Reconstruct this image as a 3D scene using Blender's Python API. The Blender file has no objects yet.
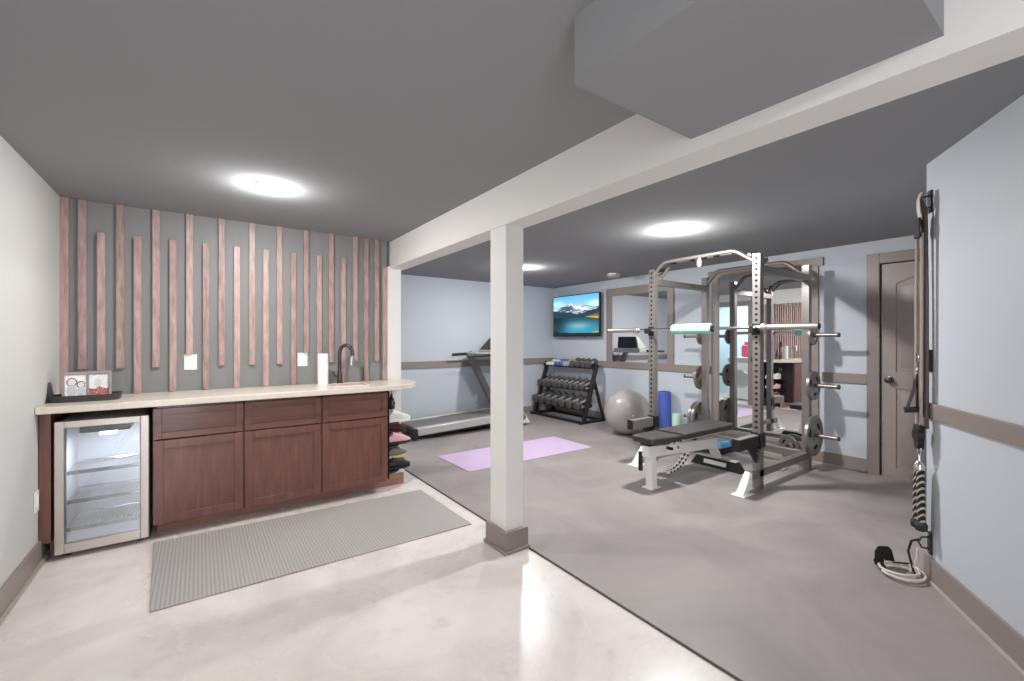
import bpy, bmesh, math, random
import numpy as np
from mathutils import Vector, Matrix
random.seed(7)
sc = bpy.context.scene
COL = sc.collection
PI = math.pi

# ------------------------------------------------------------------ camera, world, exposure
EYE = 1.32
cam_d = bpy.data.cameras.new('camera')
cam = bpy.data.objects.new('camera', cam_d); COL.objects.link(cam)
cam_d.sensor_width = 36.0
cam_d.lens = 435.5 / 1024 * 36.0
cam_d.clip_start = 0.02
cam.location = (0, 0, EYE)
cam.rotation_euler = (PI/2, 0, -math.atan(312/435.5))
sc.camera = cam

w = bpy.data.worlds.new('world'); sc.world = w; w.use_nodes = True
bg = w.node_tree.nodes['Background']
bg.inputs[0].default_value = (0.97, 0.99, 1.0, 1)
bg.inputs[1].default_value = 4.2

sc.view_settings.view_transform = 'Standard'
sc.view_settings.look = 'None'
sc.view_settings.gamma = 1.0
sc.view_settings.exposure = 0.68
sc.view_settings.use_curve_mapping = False
sc.cycles.max_bounces = 10
sc.cycles.diffuse_bounces = 6
sc.cycles.glossy_bounces = 6
sc.cycles.sample_clamp_indirect = 6.0

CEIL = 2.30
LAMP_POWER_BAR = 10.0
LAMP_POWER_GYM = 20.5

# ------------------------------------------------------------------ materials
def lin(r, g, b):
    f = lambda c: (c/255/12.92) if c/255 <= 0.04045 else ((c/255+0.055)/1.055)**2.4
    return (f(r), f(g), f(b), 1)

def mat(name, rgb, rough=0.5, metal=0.0, spec=0.5, coat=0.0, noise=0.0, nscale=8.0, bump=0.0, bscale=200.0,
        stretch=None, dark=None, rand=0.0):
    m = bpy.data.materials.new(name); m.use_nodes = True
    nt = m.node_tree; b = nt.nodes['Principled BSDF']
    b.inputs['Base Color'].default_value = rgb
    b.inputs['Roughness'].default_value = rough
    b.inputs['Metallic'].default_value = metal
    b.inputs['Specular IOR Level'].default_value = spec
    b.inputs['Coat Weight'].default_value = coat
    b.inputs['Coat Roughness'].default_value = 0.12
    tc = nt.nodes.new('ShaderNodeTexCoord')
    src = tc.outputs['Object']
    if stretch:
        mp = nt.nodes.new('ShaderNodeMapping'); mp.inputs['Scale'].default_value = stretch
        nt.links.new(src, mp.inputs['Vector']); src = mp.outputs['Vector']
    if noise > 0:
        n = nt.nodes.new('ShaderNodeTexNoise'); n.inputs['Scale'].default_value = nscale
        n.inputs['Detail'].default_value = 8; n.inputs['Roughness'].default_value = 0.6
        nt.links.new(src, n.inputs['Vector'])
        fac = n.outputs['Fac']
        if rand > 0:
            oi = nt.nodes.new('ShaderNodeObjectInfo')
            ma = nt.nodes.new('ShaderNodeMath'); ma.operation = 'MULTIPLY_ADD'
            nt.links.new(oi.outputs['Random'], ma.inputs[0]); ma.inputs[1].default_value = rand
            nt.links.new(fac, ma.inputs[2]); fac = ma.outputs[0]
            # shift the grain per object too
            vm = nt.nodes.new('ShaderNodeVectorMath'); vm.operation = 'ADD'
            cb = nt.nodes.new('ShaderNodeCombineXYZ')
            mu = nt.nodes.new('ShaderNodeMath'); mu.operation = 'MULTIPLY'; mu.inputs[1].default_value = 37.0
            nt.links.new(oi.outputs['Random'], mu.inputs[0]); nt.links.new(mu.outputs[0], cb.inputs[2])
            nt.links.new(src, vm.inputs[0]); nt.links.new(cb.outputs[0], vm.inputs[1])
            nt.links.new(vm.outputs[0], n.inputs['Vector'])
        r = nt.nodes.new('ShaderNodeValToRGB')
        d = dark or tuple(c*(1-noise) for c in rgb[:3])+(1,)
        l = tuple(min(1, c*(1+noise)) for c in rgb[:3])+(1,)
        r.color_ramp.elements[0].position = 0.3; r.color_ramp.elements[0].color = d
        r.color_ramp.elements[1].position = 0.7 + rand; r.color_ramp.elements[1].color = l
        nt.links.new(fac, r.inputs['Fac']); nt.links.new(r.outputs['Color'], b.inputs['Base Color'])
    if bump > 0:
        n2 = nt.nodes.new('ShaderNodeTexNoise'); n2.inputs['Scale'].default_value = bscale
        n2.inputs['Detail'].default_value = 3
        nt.links.new(src, n2.inputs['Vector'])
        bp = nt.nodes.new('ShaderNodeBump'); bp.inputs['Strength'].default_value = bump
        bp.inputs['Distance'].default_value = 0.002
        nt.links.new(n2.outputs['Fac'], bp.inputs['Height']); nt.links.new(bp.outputs['Normal'], b.inputs['Normal'])
    return m

def emit(name, rgb, strength):
    m = bpy.data.materials.new(name); m.use_nodes = True
    nt = m.node_tree; b = nt.nodes['Principled BSDF']
    b.inputs['Base Color'].default_value = rgb
    b.inputs['Emission Color'].default_value = rgb
    b.inputs['Emission Strength'].default_value = strength
    return m

M = {}
M['ceiling'] = mat('ceiling paint', lin(150, 151, 153), 0.8, spec=0.0, bump=0.35, bscale=90)
M['bar_wall'] = mat('charcoal wall paint', lin(131, 132, 131), 0.55, bump=0.08)
M['gym_wall'] = mat('grey blue wall paint', lin(195, 200, 208), 0.6, spec=0.3, bump=0.08)
M['white_wall'] = mat('warm white wall paint', lin(204, 203, 201), 0.6, spec=0.3, bump=0.08)
M['beam'] = mat('off white beam paint', lin(232, 230, 227), 0.5, spec=0.3)
M['trim'] = mat('taupe trim paint', lin(142, 130, 124), 0.4)
M['door'] = mat('taupe door paint', lin(158, 147, 142), 0.38)
M['door_gap'] = mat('dark gap', lin(25, 24, 24), 0.8)
M['shoe'] = mat('light taupe shoe moulding', lin(168, 158, 150), 0.4)
M['cherry'] = mat('dark cherry wood', lin(108, 68, 60), 0.35, coat=0.3, noise=0.28, nscale=5, stretch=(6, 6, .7))
M['cherry_h'] = mat('dark cherry wood, grain across', lin(108, 68, 60), 0.35, coat=0.3, noise=0.28, nscale=5, stretch=(.7, 6, 6))
M['kick'] = mat('brown base board wood', lin(152, 110, 96), 0.4, noise=0.2, nscale=6, stretch=(.7, 6, 6))
M['slat'] = mat('stained wood slat', lin(184, 158, 153), 0.42, noise=0.2, nscale=9, stretch=(5, 5, .8), rand=0.25, dark=lin(128, 102, 98))
M['quartz'] = mat('beige quartz', lin(222, 211, 200), 0.22, noise=0.05, nscale=60)
M['steel'] = mat('brushed stainless', lin(198, 190, 184), 0.34, 0.85, noise=0.06, nscale=20, stretch=(1, 1, 30))
M['edge'] = mat('dark edge strip', lin(74, 68, 65), 0.6)
M['chrome'] = mat('chrome', lin(215, 212, 210), 0.14, 1.0)
M['dark_chrome'] = mat('dark brushed nickel', lin(92, 86, 84), 0.25, 0.9)
M['black'] = mat('black plastic', lin(30, 29, 29), 0.45)
M['black_metal'] = mat('black powder coat', lin(36, 35, 36), 0.4, 0.2)
M['rubber_black'] = mat('black rubber', lin(42, 41, 42), 0.7)
M['hex'] = mat('dark grey rubber head', lin(84, 79, 78), 0.38)
M['iron'] = mat('grey cast iron', lin(138, 130, 125), 0.3, 0.6)
M['rack'] = mat('warm grey steel tube', lin(138, 131, 127), 0.34, 0.55)
M['hole'] = mat('black bolt hole', lin(14, 14, 14), 0.9)
M['white_metal'] = mat('white powder coat', lin(246, 243, 240), 0.35)
M['pad'] = mat('dark grey vinyl', lin(66, 61, 60), 0.42, bump=0.1, bscale=300)
M['mint'] = mat('mint foam', lin(168, 234, 214), 0.7)
M['mint_pale'] = mat('pale mint foam', lin(205, 235, 215), 0.7)
M['blue'] = mat('blue foam', lin(78, 98, 182), 0.65)
M['sky_blue'] = mat('bright blue plastic', lin(92, 168, 212), 0.4)
M['grey_plastic'] = mat('grey plastic', lin(120, 116, 113), 0.5)
M['silver'] = mat('silver plastic', lin(190, 186, 182), 0.35, 0.3)
M['ball'] = mat('silver grey vinyl', lin(172, 165, 160), 0.3, coat=0.25)
M['lilac'] = mat('lilac foam', lin(196, 172, 203), 0.75, bump=0.2, bscale=400)
M['white'] = mat('white plastic', lin(238, 236, 232), 0.4)
M['paper'] = mat('white paper', lin(246, 245, 243), 0.8)
M['cream'] = mat('cream basin', lin(222, 208, 198), 0.25)
M['tray'] = mat('charcoal tray', lin(62, 61, 62), 0.45)
M['frame'] = mat('grey wood frame', lin(150, 138, 134), 0.5, noise=0.12, nscale=20)
M['pink'] = mat('pink fabric', lin(238, 182, 190), 0.8)
M['crimson'] = mat('crimson fabric', lin(92, 34, 46), 0.8)
M['yellow'] = mat('yellow trim', lin(206, 186, 120), 0.7)
M['red'] = mat('pink red plastic', lin(228, 92, 118), 0.45)
M['strap'] = mat('black webbing', lin(34, 26, 26), 0.8)
M['cable'] = mat('grey brown cable', lin(84, 74, 69), 0.5)
M['cable_light'] = mat('light grey brown cable', lin(176, 162, 152), 0.45)
M['tube_light'] = mat('pale grey tube', lin(214, 204, 198), 0.45)
M['tube_grey'] = mat('light grey tube', lin(186, 178, 172), 0.5)
M['screw'] = mat('grey screw', lin(120, 120, 120), 0.4, 0.6)
M['mirror'] = mat('mirror', (0.86, 0.88, 0.88, 1), 0.01, 1.0)
M['laundry'] = mat('pale blue wall paint', lin(214, 232, 240), 0.6)
M['lens'] = emit('lamp lens', (1, 0.97, 0.93, 1), 12.0)
M['led'] = emit('blue white led', (0.45, 0.65, 1.0, 1), 9.0)

def rope_mat():
    m = mat('black and white braided rope', lin(40, 36, 35), 0.8)
    nt = m.node_tree; b = nt.nodes['Principled BSDF']
    tc = nt.nodes.new('ShaderNodeTexCoord'); wv = nt.nodes.new('ShaderNodeTexWave')
    wv.bands_direction = 'DIAGONAL'; wv.inputs['Scale'].default_value = 17.0
    nt.links.new(tc.outputs['Object'], wv.inputs['Vector'])
    r = nt.nodes.new('ShaderNodeValToRGB'); r.color_ramp.interpolation = 'CONSTANT'
    r.color_ramp.elements[0].color = lin(34, 30, 30); r.color_ramp.elements[1].position = 0.72
    r.color_ramp.elements[1].color = lin(190, 180, 172)
    nt.links.new(wv.outputs['Fac'], r.inputs['Fac']); nt.links.new(r.outputs['Color'], b.inputs['Base Color'])
    return m
M['rope'] = rope_mat()

def concrete_mat():
    m = bpy.data.materials.new('sealed concrete'); m.use_nodes = True
    nt = m.node_tree; b = nt.nodes['Principled BSDF']
    tc = nt.nodes.new('ShaderNodeTexCoord')
    n = nt.nodes.new('ShaderNodeTexNoise'); n.inputs['Scale'].default_value = 1.7; n.inputs['Detail'].default_value = 10
    n.inputs['Roughness'].default_value = 0.62; n.inputs['Distortion'].default_value = 0.6
    nt.links.new(tc.outputs['Object'], n.inputs['Vector'])
    r = nt.nodes.new('ShaderNodeValToRGB')
    r.color_ramp.elements[0].position = 0.28; r.color_ramp.elements[0].color = lin(200, 192, 187)
    r.color_ramp.elements[1].position = 0.62; r.color_ramp.elements[1].color = lin(231, 223, 218)
    nt.links.new(n.outputs['Fac'], r.inputs['Fac'])
    # sparse darker stains
    n2 = nt.nodes.new('ShaderNodeTexNoise'); n2.inputs['Scale'].default_value = 4.5; n2.inputs['Detail'].default_value = 9
    n2.inputs['Roughness'].default_value = 0.7
    nt.links.new(tc.outputs['Object'], n2.inputs['Vector'])
    r2 = nt.nodes.new('ShaderNodeValToRGB')
    r2.color_ramp.elements[0].position = 0.28; r2.color_ramp.elements[0].color = (0.80, 0.78, 0.76, 1)
    r2.color_ramp.elements[1].position = 0.46; r2.color_ramp.elements[1].color = (1, 1, 1, 1)
    nt.links.new(n2.outputs['Fac'], r2.inputs['Fac'])
    mx = nt.nodes.new('ShaderNodeMix'); mx.data_type = 'RGBA'; mx.blend_type = 'MULTIPLY'; mx.inputs['Factor'].default_value = 0.8
    nt.links.new(r.outputs['Color'], mx.inputs['A']); nt.links.new(r2.outputs['Color'], mx.inputs['B'])
    nt.links.new(mx.outputs['Result'], b.inputs['Base Color'])
    b.inputs['Roughness'].default_value = 0.28
    mr = nt.nodes.new('ShaderNodeMapRange'); mr.inputs['To Min'].default_value = 0.34; mr.inputs['To Max'].default_value = 0.2
    nt.links.new(n.outputs['Fac'], mr.inputs['Value']); nt.links.new(mr.outputs['Result'], b.inputs['Roughness'])
    return m
M['concrete'] = concrete_mat()

def rubber_floor_mat():
    m = bpy.data.materials.new('grey rubber flooring'); m.use_nodes = True
    nt = m.node_tree; b = nt.nodes['Principled BSDF']
    tc = nt.nodes.new('ShaderNodeTexCoord')
    n = nt.nodes.new('ShaderNodeTexNoise'); n.inputs['Scale'].default_value = 1.6; n.inputs['Detail'].default_value = 9
    n.inputs['Roughness'].default_value = 0.6; n.inputs['Distortion'].default_value = 0.8
    nt.links.new(tc.outputs['Object'], n.inputs['Vector'])
    r = nt.nodes.new('ShaderNodeValToRGB')
    r.color_ramp.elements[0].position = 0.3; r.color_ramp.elements[0].color = lin(136, 129, 127)
    r.color_ramp.elements[1].position = 0.7; r.color_ramp.elements[1].color = lin(158, 150, 147)
    nt.links.new(n.outputs['Fac'], r.inputs['Fac'])
    n2 = nt.nodes.new('ShaderNodeTexNoise'); n2.inputs['Scale'].default_value = 260; n2.inputs['Detail'].default_value = 2
    nt.links.new(tc.outputs['Object'], n2.inputs['Vector'])
    mx = nt.nodes.new('ShaderNodeMix'); mx.data_type = 'RGBA'; mx.blend_type = 'OVERLAY'; mx.inputs['Factor'].default_value = 0.15
    nt.links.new(r.outputs['Color'], mx.inputs['A']); nt.links.new(n2.outputs['Fac'], mx.inputs['B'])
    nt.links.new(mx.outputs['Result'], b.inputs['Base Color'])
    b.inputs['Roughness'].default_value = 0.5
    bp = nt.nodes.new('ShaderNodeBump'); bp.inputs['Strength'].default_value = 0.25; bp.inputs['Distance'].default_value = 0.001
    nt.links.new(n2.outputs['Fac'], bp.inputs['Height']); nt.links.new(bp.outputs['Normal'], b.inputs['Normal'])
    return m
M['rubber_floor'] = rubber_floor_mat()

def hole_mat_mat():
    # grey rubber drainage mat: rows of round holes
    m = bpy.data.materials.new('perforated grey rubber'); m.use_nodes = True
    nt = m.node_tree; b = nt.nodes['Principled BSDF']
    tc = nt.nodes.new('ShaderNodeTexCoord')
    sp = nt.nodes.new('ShaderNodeSeparateXYZ'); nt.links.new(tc.outputs['Object'], sp.inputs[0])
    def wave(out):
        a = nt.nodes.new('ShaderNodeMath'); a.operation = 'MULTIPLY'; a.inputs[1].default_value = PI/0.019
        s = nt.nodes.new('ShaderNodeMath'); s.operation = 'SINE'
        q = nt.nodes.new('ShaderNodeMath'); q.operation = 'MULTIPLY'
        nt.links.new(out, a.inputs[0]); nt.links.new(a.outputs[0], s.inputs[0])
        nt.links.new(s.outputs[0], q.inputs[0]); nt.links.new(s.outputs[0], q.inputs[1])
        return q.outputs[0]
    p = nt.nodes.new('ShaderNodeMath'); p.operation = 'MULTIPLY'
    nt.links.new(wave(sp.outputs[0]), p.inputs[0]); nt.links.new(wave(sp.outputs[1]), p.inputs[1])
    r = nt.nodes.new('ShaderNodeValToRGB')
    r.color_ramp.elements[0].position = 0.3; r.color_ramp.elements[0].color = lin(174, 170, 167)
    r.color_ramp.elements[1].position = 0.5; r.color_ramp.elements[1].color = lin(136, 132, 130)
    nt.links.new(p.outputs[0], r.inputs['Fac']); nt.links.new(r.outputs['Color'], b.inputs['Base Color'])
    b.inputs['Roughness'].default_value = 0.6
    bp = nt.nodes.new('ShaderNodeBump'); bp.invert = True; bp.inputs['Strength'].default_value = 0.3; bp.inputs['Distance'].default_value = 0.003
    nt.links.new(p.outputs[0], bp.inputs['Height']); nt.links.new(bp.outputs['Normal'], b.inputs['Normal'])
    return m
M['drain_mat'] = hole_mat_mat()

def glass_mat():
    m = bpy.data.materials.new('clear glass'); m.use_nodes = True
    nt = m.node_tree; nt.nodes.remove(nt.nodes['Principled BSDF'])
    out = nt.nodes['Material Output']
    t = nt.nodes.new('ShaderNodeBsdfTransparent'); t.inputs[0].default_value = (0.86, 0.88, 0.9, 1)
    g = nt.nodes.new('ShaderNodeBsdfGlossy'); g.inputs['Roughness'].default_value = 0.03
    f = nt.nodes.new('ShaderNodeFresnel'); f.inputs[0].default_value = 2.3
    mx = nt.nodes.new('ShaderNodeMixShader')
    nt.links.new(f.outputs[0], mx.inputs[0]); nt.links.new(t.outputs[0], mx.inputs[1]); nt.links.new(g.outputs[0], mx.inputs[2])
    nt.links.new(mx.outputs[0], out.inputs[0])
    return m
M['glass'] = glass_mat()

def picture_mat(name, emission):
    m = bpy.data.materials.new(name); m.use_nodes = True
    nt = m.node_tree; b = nt.nodes['Principled BSDF']
    a = nt.nodes.new('ShaderNodeVertexColor'); a.layer_name = 'Col'
    nt.links.new(a.outputs['Color'], b.inputs['Base Color'])
    if emission:
        b.inputs['Base Color'].default_value = (0, 0, 0, 1)
        for l in list(b.inputs['Base Color'].links): nt.links.remove(l)
        nt.links.new(a.outputs['Color'], b.inputs['Emission Color'])
        b.inputs['Emission Strength'].default_value = emission
    b.inputs['Roughness'].default_value = 0.25
    return m
M['screen'] = picture_mat('lit screen picture', 0.78)
M['photo'] = picture_mat('printed photo', 0)

# ------------------------------------------------------------------ mesh builder
class MB:
    def __init__(s): s.bm = bmesh.new(); s.mi = 0
    def _f(s, vs):
        try:
            f = s.bm.faces.new(vs); f.material_index = s.mi; return f
        except ValueError: return None
    def hexa(s, p):
        v = [s.bm.verts.new(q) for q in p]
        for i in ((0,3,2,1),(4,5,6,7),(0,1,5,4),(1,2,6,5),(2,3,7,6),(3,0,4,7)): s._f([v[k] for k in i])
        return s
    def box(s, x0, x1, y0, y1, z0, z1):
        x0, x1 = min(x0,x1), max(x0,x1); y0, y1 = min(y0,y1), max(y0,y1); z0, z1 = min(z0,z1), max(z0,z1)
        return s.hexa([(x0,y0,z0),(x1,y0,z0),(x1,y1,z0),(x0,y1,z0),(x0,y0,z1),(x1,y0,z1),(x1,y1,z1),(x0,y1,z1)])
    def bar(s, p0, p1, w, h, up=(0,0,1)):
        p0, p1 = Vector(p0), Vector(p1); a = (p1-p0).normalized(); u = Vector(up)
        if abs(a.dot(u)) > .99: u = Vector((1,0,0))
        r = a.cross(u).normalized(); u = r.cross(a).normalized()
        r *= w/2; u *= h/2
        return s.hexa([p0-r-u, p0+r-u, p1+r-u, p1-r-u, p0-r+u, p0+r+u, p1+r+u, p1-r+u])
    def ring(s, c, a, u, r, n):
        v = a.cross(u)
        return [s.bm.verts.new(c + r*(math.cos(2*PI*k/n)*u + math.sin(2*PI*k/n)*v)) for k in range(n)]
    def join(s, A, B):
        n = len(A)
        for k in range(n): s._f([A[k], A[(k+1)%n], B[(k+1)%n], B[k]])
    def lathe(s, c, axis, prof, n=24, cap=True):
        c = Vector(c); a = Vector(axis).normalized()
        u = a.orthogonal().normalized() if abs(a.z) < .99 else Vector((1,0,0))
        prev = None; first = None
        for r, h in prof:
            R = s.ring(c + a*h, a, u, max(r, 1e-4), n)
            if prev: s.join(prev, R)
            else: first = R
            prev = R
        if cap:
            s._f(list(reversed(first))); s._f(prev)
        return s
    def cyl(s, p0, p1, r0, r1=None, n=16):
        p0, p1 = Vector(p0), Vector(p1); r1 = r0 if r1 is None else r1
        return s.lathe(p0, p1-p0, [(r0, 0), (r1, (p1-p0).length)], n)
    def tube(s, pts, r, n=10, closed=False):
        pts = [Vector(p) for p in pts]; m = len(pts); rings = []
        t0 = (pts[1]-pts[0]).normalized(); u = t0.orthogonal().normalized()
        for i in range(m):
            if closed: t = (pts[(i+1)%m]-pts[i-1]).normalized()
            elif i == 0: t = t0
            elif i == m-1: t = (pts[-1]-pts[-2]).normalized()
            else: t = ((pts[i+1]-pts[i]).normalized()+(pts[i]-pts[i-1]).normalized()).normalized()
            u = (u - t*u.dot(t)).normalized()
            rr = r[i] if isinstance(r, (list, tuple)) else r
            rings.append(s.ring(pts[i], t, u, rr, n))
        for i in range(m-1): s.join(rings[i], rings[i+1])
        if closed: s.join(rings[-1], rings[0])
        else: s._f(list(reversed(rings[0]))); s._f(rings[-1])
        return s
    def prism(s, poly, vec):
        vec = Vector(vec); A = [s.bm.verts.new(p) for p in poly]; B = [s.bm.verts.new(Vector(p)+vec) for p in poly]
        s._f(list(reversed(A))); s._f(B); s.join(A, B); return s
    def strip(s, pts, wvec, th, nvec):
        """flat band following pts, width vector wvec, thickness th along nvec"""
        wv = Vector(wvec)/2; nv = Vector(nvec)*th; prev = None
        for p in pts:
            p = Vector(p); R = [s.bm.verts.new(q) for q in (p-wv, p+wv, p+wv+nv, p-wv+nv)]
            if prev: s.join(prev, R)
            else: s._f(list(reversed(R)))
            prev = R
        s._f(prev); return s
    def ball(s, c, r, nu=32, nv=20, sz=1.0):
        prof = [(r*math.sin(PI*k/nv), -r*sz*math.cos(PI*k/nv)) for k in range(nv+1)]
        return s.lathe(c, (0,0,1), prof, nu, cap=False)

def world_loc(o):
    v = Vector((0,0,0))
    while o: v += o.location; o = o.parent
    return v

def obj(name, mb, m, parent=None, bevel=0.0, local=False, seg=2, at=None):
    """link the mesh of mb as one object; vertices are given in world space unless local"""
    bm = mb.bm
    base = world_loc(parent) if parent else (Vector(at) if at else Vector((0,0,0)))
    if not local and base.length > 0:
        for v in bm.verts: v.co -= base
    bmesh.ops.recalc_face_normals(bm, faces=bm.faces[:])
    for f in bm.faces: f.smooth = True
    for e in bm.edges:
        if len(e.link_faces) == 2 and e.calc_face_angle(0) > math.radians(32): e.smooth = False
    me = bpy.data.meshes.new(name); bm.to_mesh(me); bm.free()
    for q in (m if isinstance(m, (list, tuple)) else [m]): me.materials.append(q)
    o = bpy.data.objects.new(name, me); COL.objects.link(o)
    if parent: o.parent = parent
    elif at: o.location = at
    if bevel:
        bv = o.modifiers.new('bevel', 'BEVEL'); bv.width = bevel; bv.segments = seg; bv.limit_method = 'ANGLE'
        bv.angle_limit = math.radians(40)
    return o

def tag(o, label=None, cat=None, group=None, kind=None):
    if label: o['label'] = label
    if cat: o['category'] = cat
    if group: o['group'] = group
    if kind: o['kind'] = kind
    return o
def thing(name, label, cat, loc=(0,0,0), group=None, rotz=0):
    o = bpy.data.objects.new(name, None); COL.objects.link(o); o.location = loc; o.rotation_euler = (0,0,rotz)
    o.empty_display_size = .05
    return tag(o, label, cat, group)
def struct(name, mb, m, label=None, bevel=0.0, parent=None):
    o = obj(name, mb, m, parent, bevel)
    if parent is None:
        tag(o, label, None, None, 'structure')
        if label: o['category'] = name.split('_')[0]
    return o
def copy_tree(o, parent=None):
    c = o.copy(); COL.objects.link(c)
    if parent: c.parent = parent
    for ch in list(o.children): copy_tree(ch, c)
    return c

ORD = ['first','second','third','fourth','fifth','sixth','seventh','eighth','ninth','tenth','eleventh','twelfth',
       'thirteenth','fourteenth','fifteenth','sixteenth','seventeenth','eighteenth','nineteenth','twentieth',
       'twenty-first','twenty-second','twenty-third']

# ------------------------------------------------------------------ setting
XL, YB, XT, YT = -0.775, 4.22, 5.40, 6.20     # left wall, bar wall, mirror wall, treadmill wall
XB0, XB1 = 1.535, 1.69                        # beam / post faces
YBACK = -1.7
GZ = 0.008                                    # top of the rubber floor
P1 = Vector((3.29, .627, 0)); WD = Vector((-.839, -.544, 0)); WN = Vector((-.544, .839, 0))

struct('floor', MB().box(XL-.15, 1.70, YBACK, YB+.14, -.08, 0), M['concrete'], 'glossy beige sealed concrete floor of the bar side')
struct('floor_gym', MB().box(1.70, XT+.3, YBACK, YT+.15, -.08, GZ), M['rubber_floor'], 'grey rubber gym floor with a straight dark edge')
struct('trim_1', MB().box(1.695, 1.702, -1.6, 2.18, 0, GZ+.001).box(1.695, 1.702, 2.44, YB, 0, GZ+.001), M['edge'], 'thin dark edge strip between concrete and rubber floor')
struct('ceiling', MB().box(XL-.15, XT+.3, YBACK, YT+.15, CEIL, CEIL+.1), M['ceiling'], 'dark charcoal ceiling')
struct('ceiling_soffit', MB().box(.92, XB0, .26, .96, 2.094, CEIL+.02), M['ceiling'], 'dark boxed soffit hanging from the ceiling beside the beam')
struct('ceiling_beam', MB().box(XB0, XB1, YBACK, YB+.1, 2.04, CEIL+.02), M['beam'], 'long off-white ceiling beam carried by the post')
struct('wall_left', MB().box(XL-.15, XL, YBACK, YB+.14, 0, CEIL), M['white_wall'], 'plain warm white wall left of the bar')
struct('wall_bar', MB().box(XL, 1.50, YB, YB+.14, 0, CEIL), M['bar_wall'], 'charcoal wall behind the bar counter')
struct('support_post', MB().box(XB0+.01, XB1-.01, 2.22, 2.40, .0, 2.045), M['beam'], 'square off-white post standing under the beam in mid room', .003)
pb = MB().box(XB0-.012, XB1+.012, 2.196, 2.424, 0, .135).box(XB0-.022, XB1+.022, 2.186, 2.434, 0, .022)
struct('baseboard_post', pb, M['trim'], 'taupe baseboard collar around the foot of the post', .003)
struct('support_post', MB().box(1.50, 1.64, YB-.02, YB+.16, 0, 2.05), M['beam'], 'slim off-white end post at the right end of the bar wall', .003)
# gym left wall with the laundry doorway (seen in the mirror)
gl = MB().box(1.50, 1.64, YB+.16, 4.44, 0, CEIL).box(1.50, 1.64, 5.20, YT, 0, CEIL).box(1.50, 1.64, 4.44, 5.20, 2.04, CEIL)
struct('wall_gym_left', gl, M['gym_wall'], 'grey-blue gym wall with the laundry doorway, seen in the mirror')
cs = MB().box(1.64, 1.66, 4.34, 4.44, 0, 2.14).box(1.64, 1.66, 5.20, 5.30, 0, 2.14).box(1.64, 1.66, 4.44, 5.20, 2.04, 2.14)
struct('trim_2', cs, M['trim'], 'taupe casing around the laundry doorway, seen in the mirror', .003)
lw = MB().box(.0, .1, YB+.16, YT, 0, CEIL).box(.1, 1.5, YB+.14, YB+.17, 0, CEIL).box(.1, 1.5, 5.9, 6.0, 0, CEIL)
struct('wall_laundry', lw, M['laundry'], 'pale blue laundry room wall seen through the doorway in the mirror')
struct('floor_laundry', MB().box(.0, 1.70, YB+.16, YT, -.08, .004), M['concrete'], 'pale floor of the laundry room')
# treadmill wall
struct('wall_back', MB().box(1.50, XT+.3, YT, YT+.15, 0, CEIL), M['gym_wall'], 'grey-blue wall behind the treadmill')
# mirror wall with a door opening
DY0, DY1, DZ = .60, 1.365, 2.07
mw = MB().box(XT, XT+.15, DY1, YT, 0, CEIL).box(XT, XT+.15, DY0, DY1, DZ, CEIL).box(XT, XT+.15, .3, DY0, 0, CEIL)
struct('wall_mirror', mw, M['gym_wall'], 'grey-blue wall carrying the television and the mirrors')
# slanted wall on the right, a thick wedge
far = P1 + WD*4.0
wr = MB().prism([tuple(P1), tuple(far), (5.7, far.y, 0), (5.7, .40, 0), (5.45, .46, 0)], (0,0,CEIL))
struct('wall_right', wr, M['gym_wall'], 'grey-blue slanted wall at the right with the cable gear')

def along(p0, p1, z0, z1, th, nrm):
    """board along a wall from p0 to p1, th thick along nrm"""
    p0, p1, nv = Vector((p0[0],p0[1],0)), Vector((p1[0],p1[1],0)), Vector((nrm[0],nrm[1],0))*th
    z = Vector((0,0,1))
    return [p0+z*z0, p1+z*z0, p1+nv+z*z0, p0+nv+z*z0, p0+z*z1, p1+z*z1, p1+nv+z*z1, p0+nv+z*z1]
def board(name, p0, p1, z0, z1, th, nrm, m, label):
    return struct(name, MB().hexa(along(p0, p1, z0, z1, th, nrm)), m, label, .003)
def shoe_board(name, p0, p1, nrm, label, h=.14):
    b = struct(name, MB().hexa(along(p0, p1, 0, h, .014, nrm)), M['trim'], label, .003)
    obj('shoe_moulding', MB().hexa(along(p0, p1, 0, .022, .028, nrm)), M['shoe'], b, .008)
    return b
R0, R1 = .885, .985
shoe_board('baseboard_left', (XL, YBACK), (XL, 3.88), (1,0), 'taupe baseboard along the white left wall')
shoe_board('baseboard_right', tuple(P1[:2]), tuple(far[:2]), tuple(WN[:2]), 'taupe baseboard along the slanted right wall')
board('trim_3', tuple((P1+WD*.02)[:2]), tuple(far[:2]), .895, .98, .018, tuple(WN[:2]), M['trim'], 'taupe chair rail along the slanted right wall')
shoe_board('baseboard_back', (1.64, YT), (XT, YT), (0,-1), 'taupe baseboard behind the treadmill')
board('trim_4', (1.64, YT), (XT, YT), R0+.01, R1+.015, .02, (0,-1), M['trim'], 'taupe chair rail on the wall behind the treadmill')
shoe_board('baseboard_mirror', (XT, YT-.02), (XT, 1.465), (-1,0), 'taupe baseboard along the mirror wall')
board('trim_5', (XT, YT-.02), (XT, 3.10), R0, R1, .02, (-1,0), M['trim'], 'taupe chair rail under the small mirror and the television')
board('trim_6', (XT, 1.85), (XT, 1.465), R0, R1, .02, (-1,0), M['trim'], 'short taupe chair rail between tall mirror and door')
cas = MB().box(XT-.02, XT, DY1, DY1+.10, 0, DZ+.10).box(XT-.02, XT, DY0-.10, DY0, 0, DZ+.10).box(XT-.02, XT, DY0, DY1, DZ, DZ+.10)
cas.mi = 1
cas.box(XT-.001, XT+.10, DY1-.006, DY1+.001, 0, DZ).box(XT-.001, XT+.10, DY0, DY1, DZ-.006, DZ+.001)
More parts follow.
